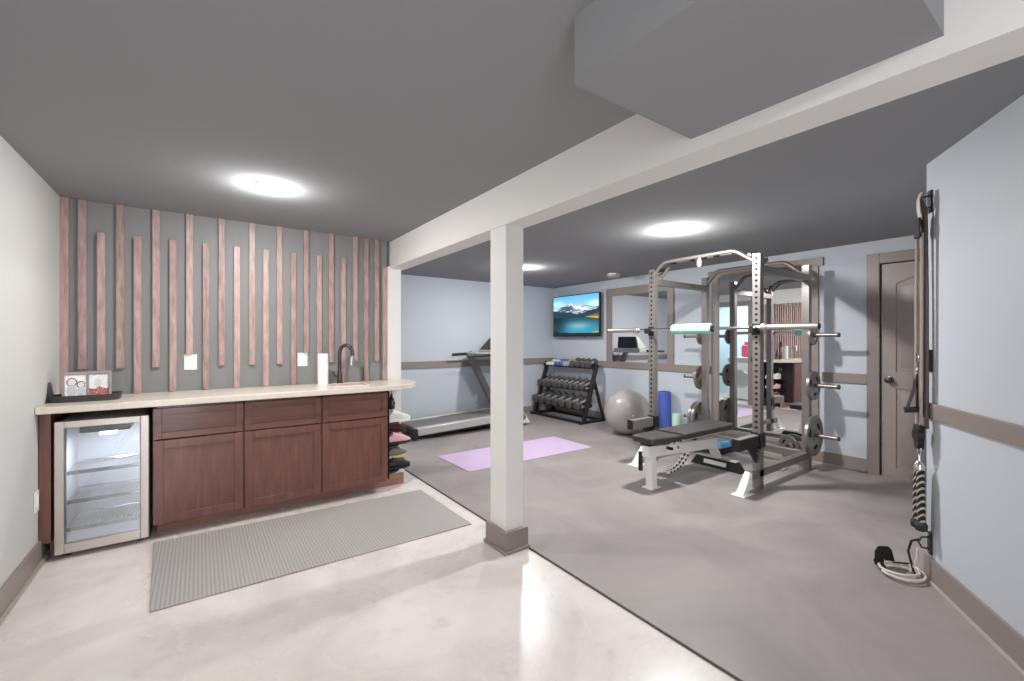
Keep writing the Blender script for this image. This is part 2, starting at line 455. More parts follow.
struct('trim_7', cas, [M['trim'], M['door_gap']], 'taupe casing around the panel door', .003)
board('trim_8', (1.64, YB+.16), (1.64, 4.34), R0, R1, .02, (1,0), M['trim'], 'taupe chair rail stub beside the laundry doorway')
board('trim_9', (1.64, 5.30), (1.64, YT), R0, R1, .02, (1,0), M['trim'], 'taupe chair rail between laundry doorway and treadmill wall')

# panel door with arched upper panel
def panel_door():
    x0, x1 = XT+.012, XT+.05           # front face of the stiles and the back
    y0, y1 = DY0+.004, DY1-.012; ya, yb = y0+.105, y1-.105
    mb = MB()
    mb.box(x0+.012, x1, y0, y1, .012, DZ-.010)                              # recessed core
    mb.box(x0, x1, y0, ya, .012, DZ-.010).box(x0, x1, yb, y1, .012, DZ-.010)   # stiles
    mb.box(x0, x1, ya, yb, .012, .10).box(x0, x1, ya, yb, .86, 1.02)          # rails
    arch = lambda t, base, rise: base + rise*(1-(2*t-1)**2)
    n = 16; low = [(x0, ya+(yb-ya)*k/n, arch(k/n, 1.86, .08)) for k in range(n+1)]
    for k in range(n):
        p, q = low[k], low[k+1]
        mb.hexa([p, (x1,p[1],p[2]), (x1,q[1],q[2]), q, (x0,p[1],DZ-.01), (x1,p[1],DZ-.01), (x1,q[1],DZ-.01), (x0,q[1],DZ-.01)])
    d = struct('door_1', mb, M['door'], 'taupe two-panel door with an arched upper panel')
    g = .035
    f1 = MB(); lo = [(ya+g, .10+g), (yb-g, .10+g), (yb-g, .86-g), (ya+g, .86-g)]
    def raised(poly):
        out = [f1.bm.verts.new((x0+.0115, p[0], p[1])) for p in poly]
        cy = sum(p[0] for p in poly)/len(poly); cz = (min(p[1] for p in poly)+max(p[1] for p in poly))/2
        inn = []
        for p in poly:
            dy = .028*(1 if p[0] < cy else -1) * min(1, abs(p[0]-cy)/.1); dz = .028*(1 if p[1] < cz else -1)
            inn.append(f1.bm.verts.new((x0+.001, p[0]+dy, p[1]+dz)))
        f1.join(out, inn); f1._f(inn)
    raised(lo)
    top = [(ya+g+(yb-ya-2*g)*k/12, arch(k/12, 1.86-g, .075)) for k in range(13)]
    raised([(ya+g, 1.02+g), (yb-g, 1.02+g)] + list(reversed(top)))
    obj('raised_panel', f1, M['door'], d)
    h = MB().lathe((x0, y1-.06, .94), (-1,0,0), [(.032,0),(.032,.006),(.014,.012),(.012,.03),(.026,.04),(.03,.055),(.024,.066),(.002,.07)], 20)
    obj('door_knob', h, M['dark_chrome'], d)
panel_door()

# ------------------------------------------------------------------ lamps
def lamp(x, y, label, power, glow=1.3):
    t = thing('recessed_ceiling_light', label, 'ceiling light', (x, y, CEIL), 'recessed ceiling lights')
    obj('trim_ring', MB().lathe((0,0,0), (0,0,-1), [(.095,0),(.095,.003),(.090,.005),(.084,.005)], 40), M['white'], t, local=True)
    obj('lens', MB().lathe((0,0,-.0045), (0,0,-1), [(.088,0),(.087,.003),(.06,.007),(.02,.008)], 40), M['lens'], t, local=True)
    ld = bpy.data.lights.new('light', 'POINT'); ld.shadow_soft_size = .028; ld.energy = power*glow; ld.color = (1, .995, .985)
    lo = bpy.data.objects.new('lamp_glow', ld); COL.objects.link(lo); lo.parent = t; lo.location = (0,0,-.045)
    ld = bpy.data.lights.new('light', 'AREA'); ld.shape = 'DISK'; ld.size = .15; ld.energy = power*1.22; ld.color = (1, .995, .985)
    lo = bpy.data.objects.new('lamp_light', ld); COL.objects.link(lo); lo.parent = t; lo.location = (0,0,-.0135)
    return t
lamp(.357, 3.153, 'round lit ceiling light above the bar counter', LAMP_POWER_BAR)
lamp(.357, -1.2, 'added round fill light on the ceiling behind the camera, out of view', LAMP_POWER_BAR)  # unseen lamp added as fill for the bar side
lamp(3.416, 2.282, 'round lit ceiling light above the weight bench', LAMP_POWER_GYM*1.1)
lamp(3.547, 4.651, 'round lit ceiling light farthest back, near the treadmill', LAMP_POWER_GYM*.66)
lamp(.8, 5.1, 'round ceiling light inside the laundry room, out of view', 7)
sm = thing('smoke_detector', 'pale round detector on the dark ceiling near the television', 'smoke detector', (4.95, 4.34, CEIL))
obj('housing', MB().lathe((0,0,0), (0,0,-1), [(.10,0),(.10,.014),(.09,.036),(.055,.055),(.002,.056)], 28), M['silver'], sm, local=True)

# ------------------------------------------------------------------ bar
CT, CB = .932, .890       # counter top / bottom
CF = 3.635                # counter front edge
DF = 3.705                # cabinet door face
def counter():
    t = thing('countertop', 'long beige quartz countertop with a rounded right end', 'countertop', (0, 3.9, CT))
    pts = [(XL+.002, YB-.002), (XL+.002, CF), (1.30, CF)]
    for k in range(1, 13):
        a = -PI/2 + (PI/2)*k/12; pts.append((1.30+.385*math.cos(a), CF+.36+.36*math.sin(a)))
    pts += [(1.685, YB-.035), (1.485, YB-.035), (1.485, YB-.002)]
    sx0, sx1, sy0, sy1 = .90, 1.20, 3.78, 4.03
    hole = []
    for cx, cy, a0 in ((sx1-.03, sy1-.03, 0), (sx0+.03, sy1-.03, 90), (sx0+.03, sy0+.03, 180), (sx1-.03, sy0+.03, 270)):
        for k in range(4):
            a = math.radians(a0+30*k); hole.append((cx+.03*math.cos(a), cy+.03*math.sin(a)))
    mb = MB(); bm = mb.bm; ed = []
    for lp in (pts, hole):
        vs = [bm.verts.new((p[0], p[1], CB)) for p in lp]
        ed += [bm.edges.new((vs[k], vs[(k+1)%len(vs)])) for k in range(len(vs))]
    bmesh.ops.triangle_fill(bm, edges=ed, use_beauty=True)
    ex = bmesh.ops.extrude_face_region(bm, geom=bm.faces[:])
    for v in [g for g in ex['geom'] if isinstance(g, bmesh.types.BMVert)]: v.co.z = CT
    obj('slab', mb, M['quartz'], t, .004)
    s = thing('sink', 'cream rectangular sink basin set into the countertop', 'sink', (1.05, 3.9, CB-.16))
    b = MB(); d = .15
    b.box(sx0-.012, sx1+.012, sy0-.012, sy1+.012, CB-d-.01, CB-d)
    b.box(sx0-.012, sx0, sy0-.012, sy1+.012, CB-d, CB-.001).box(sx1, sx1+.012, sy0-.012, sy1+.012, CB-d, CB-.001)
    b.box(sx0, sx1, sy0-.012, sy0, CB-d, CB-.001).box(sx0, sx1, sy1, sy1+.012, CB-d, CB-.001)
    obj('basin', b, M['cream'], s)
    rim = MB()
    rr = [(x, y) for x, y in hole]
    rim.tube([(x, y, CT+.002) for x, y in rr], .006, 8, closed=True)
    obj('rim', rim, M['cream'], s)
    obj('drain', MB().lathe((1.05, 3.9, CB-d), (0,0,1), [(.03,0),(.03,.003),(.02,.002)], 20), M['chrome'], s)
counter()

def shaker(mb, x0, x1, z0, z1, yf, st=.055):
    mb.box(x0, x0+st, yf, yf+.02, z0, z1).box(x1-st, x1, yf, yf+.02, z0, z1)
    mb.box(x0+st, x1-st, yf, yf+.02, z0, z0+st).box(x0+st, x1-st, yf, yf+.02, z1-st, z1)
    mb.box(x0+st-.002, x1-st+.002, yf+.010, yf+.018, z0+st-.002, z1-st+.002)
    return mb
cab_lbl = ['dark cherry cabinet beside the glass-door fridge', 'dark cherry cabinet in the middle of the bar front',
           'dark cherry cabinet under the sink at the right end']
cx = [-.255, .260, .790, 1.330]
for i in range(3):
    x0, x1 = cx[i], cx[i+1]
    t = thing('base_cabinet', cab_lbl[i], 'cabinet', ((x0+x1)/2, 3.95, .115), 'bar base cabinets')
    b = MB(); th = .016; yb, yf = YB-.004, DF+.022
    x0b, x1b = x0+.0015, x1-.0015
    b.box(x0b, x0b+th, yf, yb, .10, CB-.002).box(x1b-th, x1b, yf, yb, .10, CB-.002)
    b.box(x0b, x1b, yf, yb, .10, .118).box(x0b, x1b, yb-.01, yb, .10, CB-.2).box(x0b, x1b, yf, yf+.02, CB-.03, CB-.002).box(x0b, x1b, yf, yf+.02, .66, .68)
    obj('body', b, M['cherry'], t)
    g = .004
    obj('door', shaker(MB(), x0+g, x1-g, .100, .655, DF), M['cherry'], t, .002)
    obj('drawer', shaker(MB(), x0+g, x1-g, .664, CB-.022, DF, .045), M['cherry_h'], t, .002)
t = thing('end_panel', 'dark cherry filler panel left of the fridge', 'end panel', (-.75, 3.9, 0))
obj('panel', MB().box(XL+.003, -.722, DF, YB-.004, .115, CB-.001), M['cherry'], t, .002)
obj('panel_foot', MB().box(XL+.03, -.728, DF+.10, YB-.004, .0, .1149), M['cherry'], t)
tag(obj('toe_kick', MB().box(-.24, 1.535, 3.865, 3.885, 0, .098), M['kick'], bevel=.002),
    'brown wooden toe-kick board along the floor under the cabinets', 'toe kick')

# fridge
def fridge():
    x0, x1, y0, y1, z0, z1 = -.708, -.272, DF-.004, YB-.03, .024, .832
    t = thing('beverage_fridge', 'stainless glass-door drinks fridge lit blue inside, built into the bar', 'fridge', ((x0+x1)/2, 3.95, 0))
    yd = y0+.045
    b = MB(); b.box(x0, x0+.025, yd, y1, z0, z1).box(x1-.025, x1, yd, y1, z0, z1)
    b.box(x0, x1, yd, y1, z1-.03, z1).box(x0, x1, yd, y1, z0, z0+.05).box(x0, x1, y1-.03, y1, z0, z1)
    obj('cabinet', b, M['silver'], t)
    for fx in (x0+.05, x1-.05):
        for fy in (yd+.03, y1-.05):
            obj('foot', MB().cyl((fx,fy,0),(fx,fy,z0),.015), M['black'], t)
    fw = .042
    d = MB()
    d.box(x0, x0+fw, y0, y0+.04, z0+.01, z1).box(x1-fw, x1, y0, y0+.04, z0+.01, z1)
    d.box(x0+fw, x1-fw, y0, y0+.04, z1-fw, z1).box(x0+fw, x1-fw, y0, y0+.04, z0+.01, z0+.01+fw+.015)
    dr = obj('door_frame', d, M['steel'], t, .003)
    obj('glass', MB().box(x0+fw-.003, x1-fw+.003, y0+.012, y0+.02, z0+fw+.02, z1-fw+.003), M['glass'], dr)
    obj('seal', MB().box(x0+fw-.006, x0+fw+.006, y0+.024, y0+.04, z0+fw+.02, z1-fw).box(x1-fw-.006, x1-fw+.006, y0+.024, y0+.04, z0+fw+.02, z1-fw), M['grey_plastic'], dr)
    for k, z in enumerate((.15, .32, .50)):
        s = MB(); ya, yb2 = yd+.04, y1-.06
        for y in (ya, yb2): s.cyl((x0+.03,y,z),(x1-.03,y,z),.004,n=8)
        for q in range(19):
            xx = x0+.04+q*(x1-x0-.08)/18; s.cyl((xx,ya,z),(xx,yb2,z),.0022,n=6)
        s.box(x0+.03, x1-.03, ya-.006, ya-.002, z-.012, z+.012)
        obj('wire_shelf', s, M['chrome'], t)
    obj('lamp', MB().box(-.52, -.44, yd+.03, yd+.12, z1-.112, z1-.0905), M['led'], t, .006)
    obj('control_box', MB().box(-.61, -.37, yd+.02, yd+.20, z1-.09, z1-.03), M['black'], t, .004)
    ld = bpy.data.lights.new('fridge light', 'AREA'); ld.size = .08; ld.energy = 5.0; ld.color = (.74, .84, 1)
    lo = bpy.data.objects.new('fridge_light', ld); COL.objects.link(lo); lo.parent = t
    lo.location = Vector((-.48, yd+.08, z1-.12)) - t.location
fridge()

# slats on the wall
sx = [-.754, -.665, -.569, -.468, -.372, -.267, -.167, -.066, .038, .141, .245, .351, .452, .555, .664, .766, .874, .976, 1.084, 1.191, 1.293, 1.396, 1.474]
for k, x in enumerate(sx):
    full = k in (0, 20, 22)
    z0, z1 = CT+.002, CEIL-.002
    if not full:
        if k % 2: z0 = 1.12 if k not in (7, 15) else 1.212
        else: z1 = 2.085
    if k == 22: z1 = 2.04
    wd = .021
    s = obj('wall_slat', MB().box(x-wd, x+wd, YB-.027, YB-.001, z0, z1), M['slat'], bevel=.0015, at=(x, YB, z0))
    desc = 'full-height' if full else ('tall wall-top' if k % 2 else 'low counter-standing')
    tag(s, f'{desc} brown wood slat on the charcoal wall, {ORD[k]} from the left', 'wall slat', 'wood slats on the bar wall')

def outlet(name, c, nrm, side, label, w=.075, h=.12, kind=0):
    c, nrm, side = Vector(c), Vector(nrm), Vector(side)
    t = thing(name, label, 'outlet' if kind != 2 else 'switch', tuple(c))
    o = MB(); up = Vector((0,0,1))
    def pl(w2, h2, d0, d1, dx=0, dz=0):
        m = c+side*dx+up*dz
        return [m-side*w2-up*h2+nrm*d0, m+side*w2-up*h2+nrm*d0, m+side*w2+up*h2+nrm*d0, m-side*w2+up*h2+nrm*d0,
                m-side*w2-up*h2+nrm*d1, m+side*w2-up*h2+nrm*d1, m+side*w2+up*h2+nrm*d1, m-side*w2+up*h2+nrm*d1]
    o.hexa(pl(w/2, h/2, 0.001, .007)); obj('plate', o, M['white'], t, .002)
    n = 2 if w > .1 else 1
    for q in range(n):
        dx = (q-(n-1)/2)*.046
        r = MB().hexa(pl(.016, .033, .007, .010, dx)); obj('socket', r, M['paper'], t, .001)
outlet('wall_outlet', (-.060, YB, 1.152), (0,-1,0), (1,0,0), 'white outlet plate under the eighth slat from the left', .082, .12)
outlet('wall_outlet', (.738, YB, 1.152), (0,-1,0), (1,0,0), 'white outlet plate left of the paper towel roll', .082, .12)
outlet('wall_outlet', (XL, 3.66, .385), (1,0,0), (0,1,0), 'small white outlet low on the left wall beside the bar', .075, .12)
outlet('wall_outlet', (3.70, YT, .37), (0,-1,0), (1,0,0), 'small white outlet low on the wall behind the treadmill', .075, .12)

# faucet
def faucet():
    x, y = 1.025, 4.10
    t = thing('faucet', 'dark gooseneck faucet with a chrome spray head behind the sink', 'faucet', (x, y, CT))
    obj('base', MB().lathe((x,y,CT), (0,0,1), [(.028,0),(.028,.006),(.022,.012),(.02,.10),(.016,.115)], 20), M['dark_chrome'], t)
    pts = [(x,y,CT+.1),(x,y,CT+.25)]
    R = .058
    dx, dy = .80, -.60
    for k in range(1, 15):
        a = PI - (PI*1.08)*k/14
        q = R+R*math.cos(a)
        pts.append((x+dx*q, y+dy*q, CT+.27+R*1.3*math.sin(a)))
    obj('spout', MB().tube(pts, .0155, 12), M['dark_chrome'], t)
    e = Vector(pts[-1]); d = (e-Vector(pts[-2])).normalized()
    obj('spray_head', MB().tube([e, e+d*.02, e+d*.085, e+d*.09], [.017,.020,.021,.015], 14), M['chrome'], t)
    obj('handle', MB().tube([(x-.02,y-.005,CT+.07),(x-.045,y-.01,CT+.075),(x-.055,y-.012,CT+.12)], [.011,.009,.006], 10), M['dark_chrome'], t)
faucet()
pt = thing('paper_towel_roll', 'white paper towel roll standing upright beside the sink', 'paper towel', (.873, 4.05, CT))
obj('roll', MB().lathe((.873,4.05,CT+.008), (0,0,1), [(.018,0),(.042,0),(.042,.265),(.018,.265),(.018,0)], 28, cap=False), M['paper'], pt)
obj('holder', MB().lathe((.873,4.05,CT), (0,0,1), [(.05,0),(.05,.006),(.012,.008),(.012,.270),(.002,.272)], 24), M['white'], pt)

# tray + photo frame
def vgrid(name, P, colors, m, parent):
    """flat picture: P(u,v)->point, colors[row][col] with row 0 on top"""
    H, W = len(colors), len(colors[0]); me = bpy.data.meshes.new(name)
    base = world_loc(parent)
    vs = [tuple(P(c/W, 1-r/H)-base) for r in range(H+1) for c in range(W+1)]
    fs = [(r*(W+1)+c, (r+1)*(W+1)+c, (r+1)*(W+1)+c+1, r*(W+1)+c+1) for r in range(H) for c in range(W)]
    me.from_pydata(vs, [], fs); me.materials.append(m)
    ca = me.color_attributes.new('Col', 'FLOAT_COLOR', 'CORNER')
    arr = np.ones((len(fs)*4, 4), dtype=np.float32)
    arr[:, :3] = np.repeat(np.array(colors, dtype=np.float32).reshape(-1, 3), 4, axis=0)
    ca.data.foreach_set('color', arr.ravel())
    o = bpy.data.objects.new(name, me); COL.objects.link(o); o.parent = parent
    return o
def s2l(a):
    a = np.asarray(a, dtype=np.float64)/255
    return np.where(a <= .04045, a/12.92, ((a+.055)/1.055)**2.4)

def tray():
    c = Vector((-.595, 3.91, CT)); t = thing('serving_tray', 'long charcoal serving tray on the left end of the counter', 'tray', tuple(c), rotz=0)
    L, W = .172, .10
    out, inn, outT, innT = [], [], [], []
    mb = MB(); n = 40; R = []
    def sq(a, l, w_):
        e = .55; ca, sa = math.cos(a), math.sin(a)
        return (l*math.copysign(abs(ca)**e, ca), w_*math.copysign(abs(sa)**e, sa))
    for l, w_, z in ((L-.012, W-.012, 0), (L, W, .042), (L-.006, W-.006, .042), (L-.018, W-.018, .006)):
        R.append([mb.bm.verts.new(c+Vector((*sq(2*PI*k/n, l, w_), z))) for k in range(n)])
    for a, b in zip(R, R[1:]): mb.join(a, b)
    mb._f(list(reversed(R[0]))); mb._f(R[-1])
    obj('tray_body', mb, M['tray'], t)
    obj('end_handle', MB().prism([c+Vector((-L+.004,-.04,.036)), c+Vector((-L+.004,.035,.036)), c+Vector((-L-.004,.012,.125)), c+Vector((-L-.004,-.004,.125))], (.006,0,0)), M['tray'], t, .002)
tray()
def photo_frame():
    bl, br = Vector((-.712, 3.90, CT+.0075)), Vector((-.482, 3.945, CT+.0075))
    t = thing('photo_frame', 'grey double photo frame leaning in the charcoal tray', 'photo frame', tuple((bl+br)/2))
    u = (br-bl); wlen = u.length; u.normalize(); nrm = Vector((u.y, -u.x, 0))
    up = (Vector((0,0,1)) - nrm*.22).normalized(); H = .178
    nn = u.cross(up).normalized()
    if nn.dot(nrm) < 0: nn = -nn
    P = lambda a, b, d=0: bl + u*(a*wlen) + up*(b*H) + nn*d
    mb = MB()
    def q(a0, a1, b0, b1, d0, d1): mb.hexa([P(a0,b0,d0),P(a1,b0,d0),P(a1,b1,d0),P(a0,b1,d0),P(a0,b0,d1),P(a1,b0,d1),P(a1,b1,d1),P(a0,b1,d1)])
    q(0,1,0,.09,0,.014); q(0,1,.91,1,0,.014); q(0,.06,.09,.91,0,.014); q(.94,1,.09,.91,0,.014); q(.485,.535,.09,.91,0,.010)
    q(0,1,0,1,-.004,0)
    obj('frame', mb, M['frame'], t, .001)
    rng = np.random.RandomState(3)
    W, Hh = 30, 40
    A = np.full((Hh, W, 3), 236.0); yy, xx = np.mgrid[0:Hh, 0:W]; y = yy/Hh; x = xx/W
    for cx_, cy_, r in ((.3,.32,.2),(.72,.45,.17)):
        d = np.hypot((x-cx_)*.8, y-cy_); A[(d < r) & (d > r-.05)] = (120, 112, 112); A[d < r-.05] = (226, 212, 206)
        A[((x-cx_)/(r*1.2))**2+((y-cy_-r*1.9)/(r*1.3))**2 < 1] = (196, 194, 200)
    A += rng.randn(Hh, W, 1)*6
    Bp = np.full((Hh, W, 3), 226.0) + rng.randn(Hh, W, 1)*10
    Bp[(np.hypot(x-.45, y-.4) < .2)] = (205, 206, 214)
    m = y > .62 + .05*np.sin(x*9); Bp[m] = (150, 62, 56); k = m & (rng.rand(Hh, W) > .6); Bp[k] = (196, 140, 132)
    obj_a = vgrid('photo', lambda a, b: P(.06+a*.425, .09+b*.82, .003), s2l(np.clip(A, 0, 255)), M['photo'], t)
    obj_b = vgrid('photo', lambda a, b: P(.535+a*.405, .09+b*.82, .003), s2l(np.clip(Bp, 0, 255)), M['photo'], t)
    obj_b['label'] = 'photo with a red lower band'
photo_frame()

# drainage mat
tag(obj('floor_mat', MB().hexa([(-.20,2.735,.0005),(1.585,2.705,.0005),(1.58,3.59,.0005),(-.245,3.655,.0005),(-.20,2.735,.009),(1.585,2.705,.009),(1.58,3.59,.009),(-.245,3.655,.009)]), M['drain_mat'], bevel=.004), 'long grey perforated rubber mat on the concrete in front of the bar', 'mat')

# ------------------------------------------------------------------ shoe shelf at the end of the bar
sh = thing('shoe_shelf', 'dark open shelf unit holding shoes at the right end of the bar', 'shelf', (1.43, 4.0, 0))
for z in (.105, .335, .545):
    mb = MB(); pts = [(1.347, DF+.16), (1.40, DF+.16)]
    for k in range(1, 9):
        a = -PI/2 + PI/2*k/8; pts.append((1.40+.13*math.cos(a), DF+.29+.13*math.sin(a)))
    pts += [(1.53, YB-.03), (1.347, YB-.03)]
    mb.prism([(x, y, z) for x, y in pts], (0,0,.014)); obj('shelf_board', mb, M['black'], sh, .002)
obj('back_panel', MB().box(1.347, 1.352, DF+.03, YB-.03, .10, CB-.003).box(1.352, 1.497, YB-.028, YB-.022, .10, CB-.003), M['black'], sh)

def shoe_proto(name, upper, sole, lace):
    t = thing(name, name, 'shoe', (0,0,0))
    N = 14; Ls = .27
    def width(s): return .030 + .016*math.sin(PI*min(1, s*.95+.08))**.8 + (.006 if s > .55 and s < .85 else 0)
    def sect(s): return width(s) * (1 if s < .88 else max(.35, 1-((s-.88)/.12)**2*.65)) * (1 if s > .08 else .8)
    def height(s): return .085-.02*math.sin(PI*min(1,s/.35)) if s < .35 else max(.032, .075*(1-(s-.35)/.65)**.75+.028)
    a, b = MB(), MB()
    def loft(mb, z0f, z1f, k, infl):
        prev = None
        for i in range(N+1):
            s = i/N; w_ = sect(s)*infl; z0, z1 = z0f(s), z1f(s); R = []
            for j in range(12):
                th = 2*PI*j/12
                R.append(mb.bm.verts.new((s*Ls, w_*math.copysign(abs(math.cos(th))**k, math.cos(th)), (z0+z1)/2+(z1-z0)/2*math.copysign(abs(math.sin(th))**k, math.sin(th)))))
            if prev: mb.join(prev, R)
            else: mb._f(list(reversed(R)))
            prev = R
        mb._f(prev)
    loft(a, lambda s: .018+.012*max(0,s-.8), lambda s: height(s)+.012, .7, .95)
    loft(b, lambda s: .0+.05*max(0,s-.8)**1.2, lambda s: .026+.03*max(0,s-.82), .35, 1.04)
    obj('upper', a, upper, t, local=True); obj('sole', b, sole, t, local=True)
    l = MB()
    for i in range(4):
        s = .42+.09*i; z = height(s)+.012; l.tube([(s*Ls,-.028,z-.012),(s*Ls,0,z+.002),(s*Ls,.028,z-.012)], .003, 6)
    obj('laces', l, lace, t, local=True)
    return t
def place_shoes(proto, spots, labels, group):
    for i, (p, l) in enumerate(zip(spots, labels)):
        o = proto if i == 0 else copy_tree(proto)
        o.location = p[:3]; o.rotation_euler = (0, 0, p[3]); o['label'] = l; o['group'] = group
G = 'shoes on the bar end shelf'
place_shoes(shoe_proto('sneaker', M['white'], M['paper'], M['white']), [(1.36, 3.965, .560, -.05), (1.36, 4.085, .560, .04)],
            ['white sneaker on the upper shelf, the one nearer the camera', 'white sneaker on the upper shelf, the one nearer the wall'], G)
place_shoes(shoe_proto('sneaker', M['pink'], M['rubber_black'], M['white']), [(1.365, 3.965, .350, -.03), (1.365, 4.085, .350, .05)],
            ['pink dark-soled sneaker on the middle shelf, nearer the camera', 'pink dark-soled sneaker on the middle shelf, nearer the wall'], G)
place_shoes(shoe_proto('sneaker', M['rubber_black'], M['black'], M['yellow']), [(1.36, 3.965, .120, -.05), (1.36, 4.085, .120, .04)],
            ['black yellow-laced sneaker on the lowest shelf, nearer the camera', 'black yellow-laced sneaker on the lowest shelf, nearer the wall'], G)
place_shoes(shoe_proto('trail_shoe', M['grey_plastic'], M['yellow'], M['crimson']), [(1.355, 3.98, .218, .12)],
            ['grey shoe with yellow sole lying on top of the black sneakers'], G)
place_shoes(shoe_proto('slipper', M['crimson'], M['black'], M['crimson']), [(1.36, 4.03, .446, .06)],
            ['crimson shoe stacked on the pink sneakers'], G)
bg_ = thing('drawstring_pouch', 'small black pouch with a chrome clip hanging under the counter end', 'pouch', (1.44, 3.93, .68))
obj('pouch', MB().lathe((1.44,3.93,.68), (0,0,1), [(.012,0),(.03,.01),(.034,.05),(.024,.10),(.010,.125),(.014,.14)], 16), M['black'], bg_)
obj('cord', MB().tube([(1.44,3.93,.815),(1.44,3.93,.85),(1.44,3.93,CB-.001)], .003, 6), M['black'], bg_)
obj('clip', MB().tube([(1.448+.012*math.cos(a), 3.89, .745+.02*math.sin(a)) for a in [2*PI*k/12 for k in range(12)]], .003, 6, closed=True), M['chrome'], bg_)

# ------------------------------------------------------------------ television
def tv():
    y0, y1, z0, z1 = 4.935, 6.075, 1.388, 2.115
    t = thing('television', 'flat television on the wall showing a mountain lake', 'television', (XT-.08, (y0+y1)/2, z0))
    xa, xb = XT-.115, XT-.07
    obj('wall_mount', MB().box(xb, XT-.001, 5.45, 5.75, 1.62, 1.90), M['black'], t)
    obj('bezel', MB().box(xa, xb, y0, y1, z0, z1), M['black'], t, .006)
    H, W = 110, 176
    yy, xx = np.mgrid[0:H, 0:W]; v = 1-(yy+.5)/H; u = (xx+.5)/W; rng = np.random.RandomState(5)
    def ridge(seed, n=6, rough=.55):
        r = np.random.RandomState(seed); s = np.zeros(W); x = np.arange(W)/W
        for o in range(n):
            f = 3*2**o; k = r.rand(f+3); s += (rough**o)*np.interp(x*f, np.arange(f+3), k)
        return (s-s.min())/(s.max()-s.min())
    img = np.zeros((H, W, 3))
    img[:] = np.array((96, 180, 222))+(np.array((176, 216, 236))-np.array((96, 180, 222)))*(1-np.clip((v[...,None]-.62)/.38, 0, 1))
    cl = np.exp(-((u-.93)/.12)**2-((v-.76)/.08)**2); img += cl[...,None]*70
    cl = np.exp(-((u-.08)/.14)**2-((v-.82)/.06)**2); img += cl[...,None]*60
    r1 = .66+.15*ridge(47, 6, .62); m = v < r1[None,:]
    h = (r1[None,:]-v)/.25; tex = np.stack([ridge(s) for s in rng.randint(0, 999, 12)]); 
    tx = tex[(np.clip(h*11, 0, 11)).astype(int), np.arange(W)[None,:].repeat(H, 0)]
    snow = np.clip(1.1-h*.9-(tx-.42)*3.2, 0, 1)[...,None]
    rock = np.array((58, 84, 104)); img = np.where(m[...,None], rock*(1-snow)+np.array((226, 234, 240))*snow, img)
    r2 = .50+.13*np.abs(np.linspace(-1, 1, W))**1.2+.05*ridge(23); m = v < r2[None,:]
    img = np.where(m[...,None], np.array((20, 58, 70))+26*rng.randn(H, W, 1)*.4, img)
    m = v < .445; d = np.clip((.445-v)/.4, 0, 1)
    lake = np.array((20, 66, 78))*(1-d[...,None])+np.array((42, 152, 190))*d[...,None]
    bri = np.exp(-((u-.58)/.28)**2-((v-.24)/.10)**2)[...,None]; lake = lake+bri*np.array((90, 60, 45)); lake = lake*(1-.55*np.exp(-((u-.08)/.2)**2)[...,None])
    lake = lake+np.sin(v*H*2.4)[...,None]*5
    img = np.where(m[...,None], lake, img)
    sh_ = (u > .70) & (v < .455) & (v > .455-.055*np.clip((u-.70)/.25, 0, 1)); img[sh_] = np.array((196, 160, 62)); 
    sh2 = (u > .74) & (v > .45) & (v < .46+.07*(u-.74)/.26); img[sh2] = np.array((120, 92, 44))
    sh3 = (u > .80-.2*v) & (v < .10*(u-.6)/.4); img[sh3] = np.array((170, 176, 84))
    tr = ridge(31)*.26*np.exp(-(np.arange(W)/W/.22)**2)+.05; img[v < tr[None,:]] = np.array((16, 34, 30))
    obj_ = vgrid('screen', lambda a, b: Vector((xa-.0015, y1-.012-a*(y1-y0-.024), z0+.026+b*(z1-z0-.040))), s2l(np.clip(img, 0, 255)), M['screen'], t)
    obj('foot_stud', MB().cyl((xa+.02, 5.75, z0-.018), (xa+.02, 5.75, z0), .012, n=10), M['grey_plastic'], t)
    obj('foot_stud', MB().cyl((xa+.02, 5.28, z0-.018), (xa+.02, 5.28, z0), .012, n=10), M['grey_plastic'], t)
tv()

# ------------------------------------------------------------------ mirrors
def mirror(name, label, y0, y1, z0, z1, left, right, bottom, top, over=0):
    t = thing(name, label, 'mirror', (XT, (y0+y1)/2, z0))
    obj('mirror_glass', MB().box(XT-.008, XT-.001, y0, y1, z0, z1), M['mirror'], t)
    f = MB(); d = .022
    f.box(XT-d, XT-.001, y1, y1+left, z0-bottom, z1).box(XT-d, XT-.001, y0-right, y0, z0-bottom, z1)
    if bottom: f.box(XT-d, XT-.001, y0, y1, z0-bottom, z0)
    f.box(XT-d-.004, XT-.001, y0-right-over, y1+left+over, z1, z1+top)
    obj('frame', f, M['trim'], t, .002)
mirror('wall_mirror', 'small taupe-framed wall mirror above the chair rail beside the television', 3.735, 4.765, R1+.002, 2.03, .105, .10, 0, .12)
mirror('wall_mirror', 'tall taupe-framed wall mirror behind the rack, reaching down to the baseboard', 1.965, 2.985, .20, 2.12, .095, .085, .055, .09, .045)

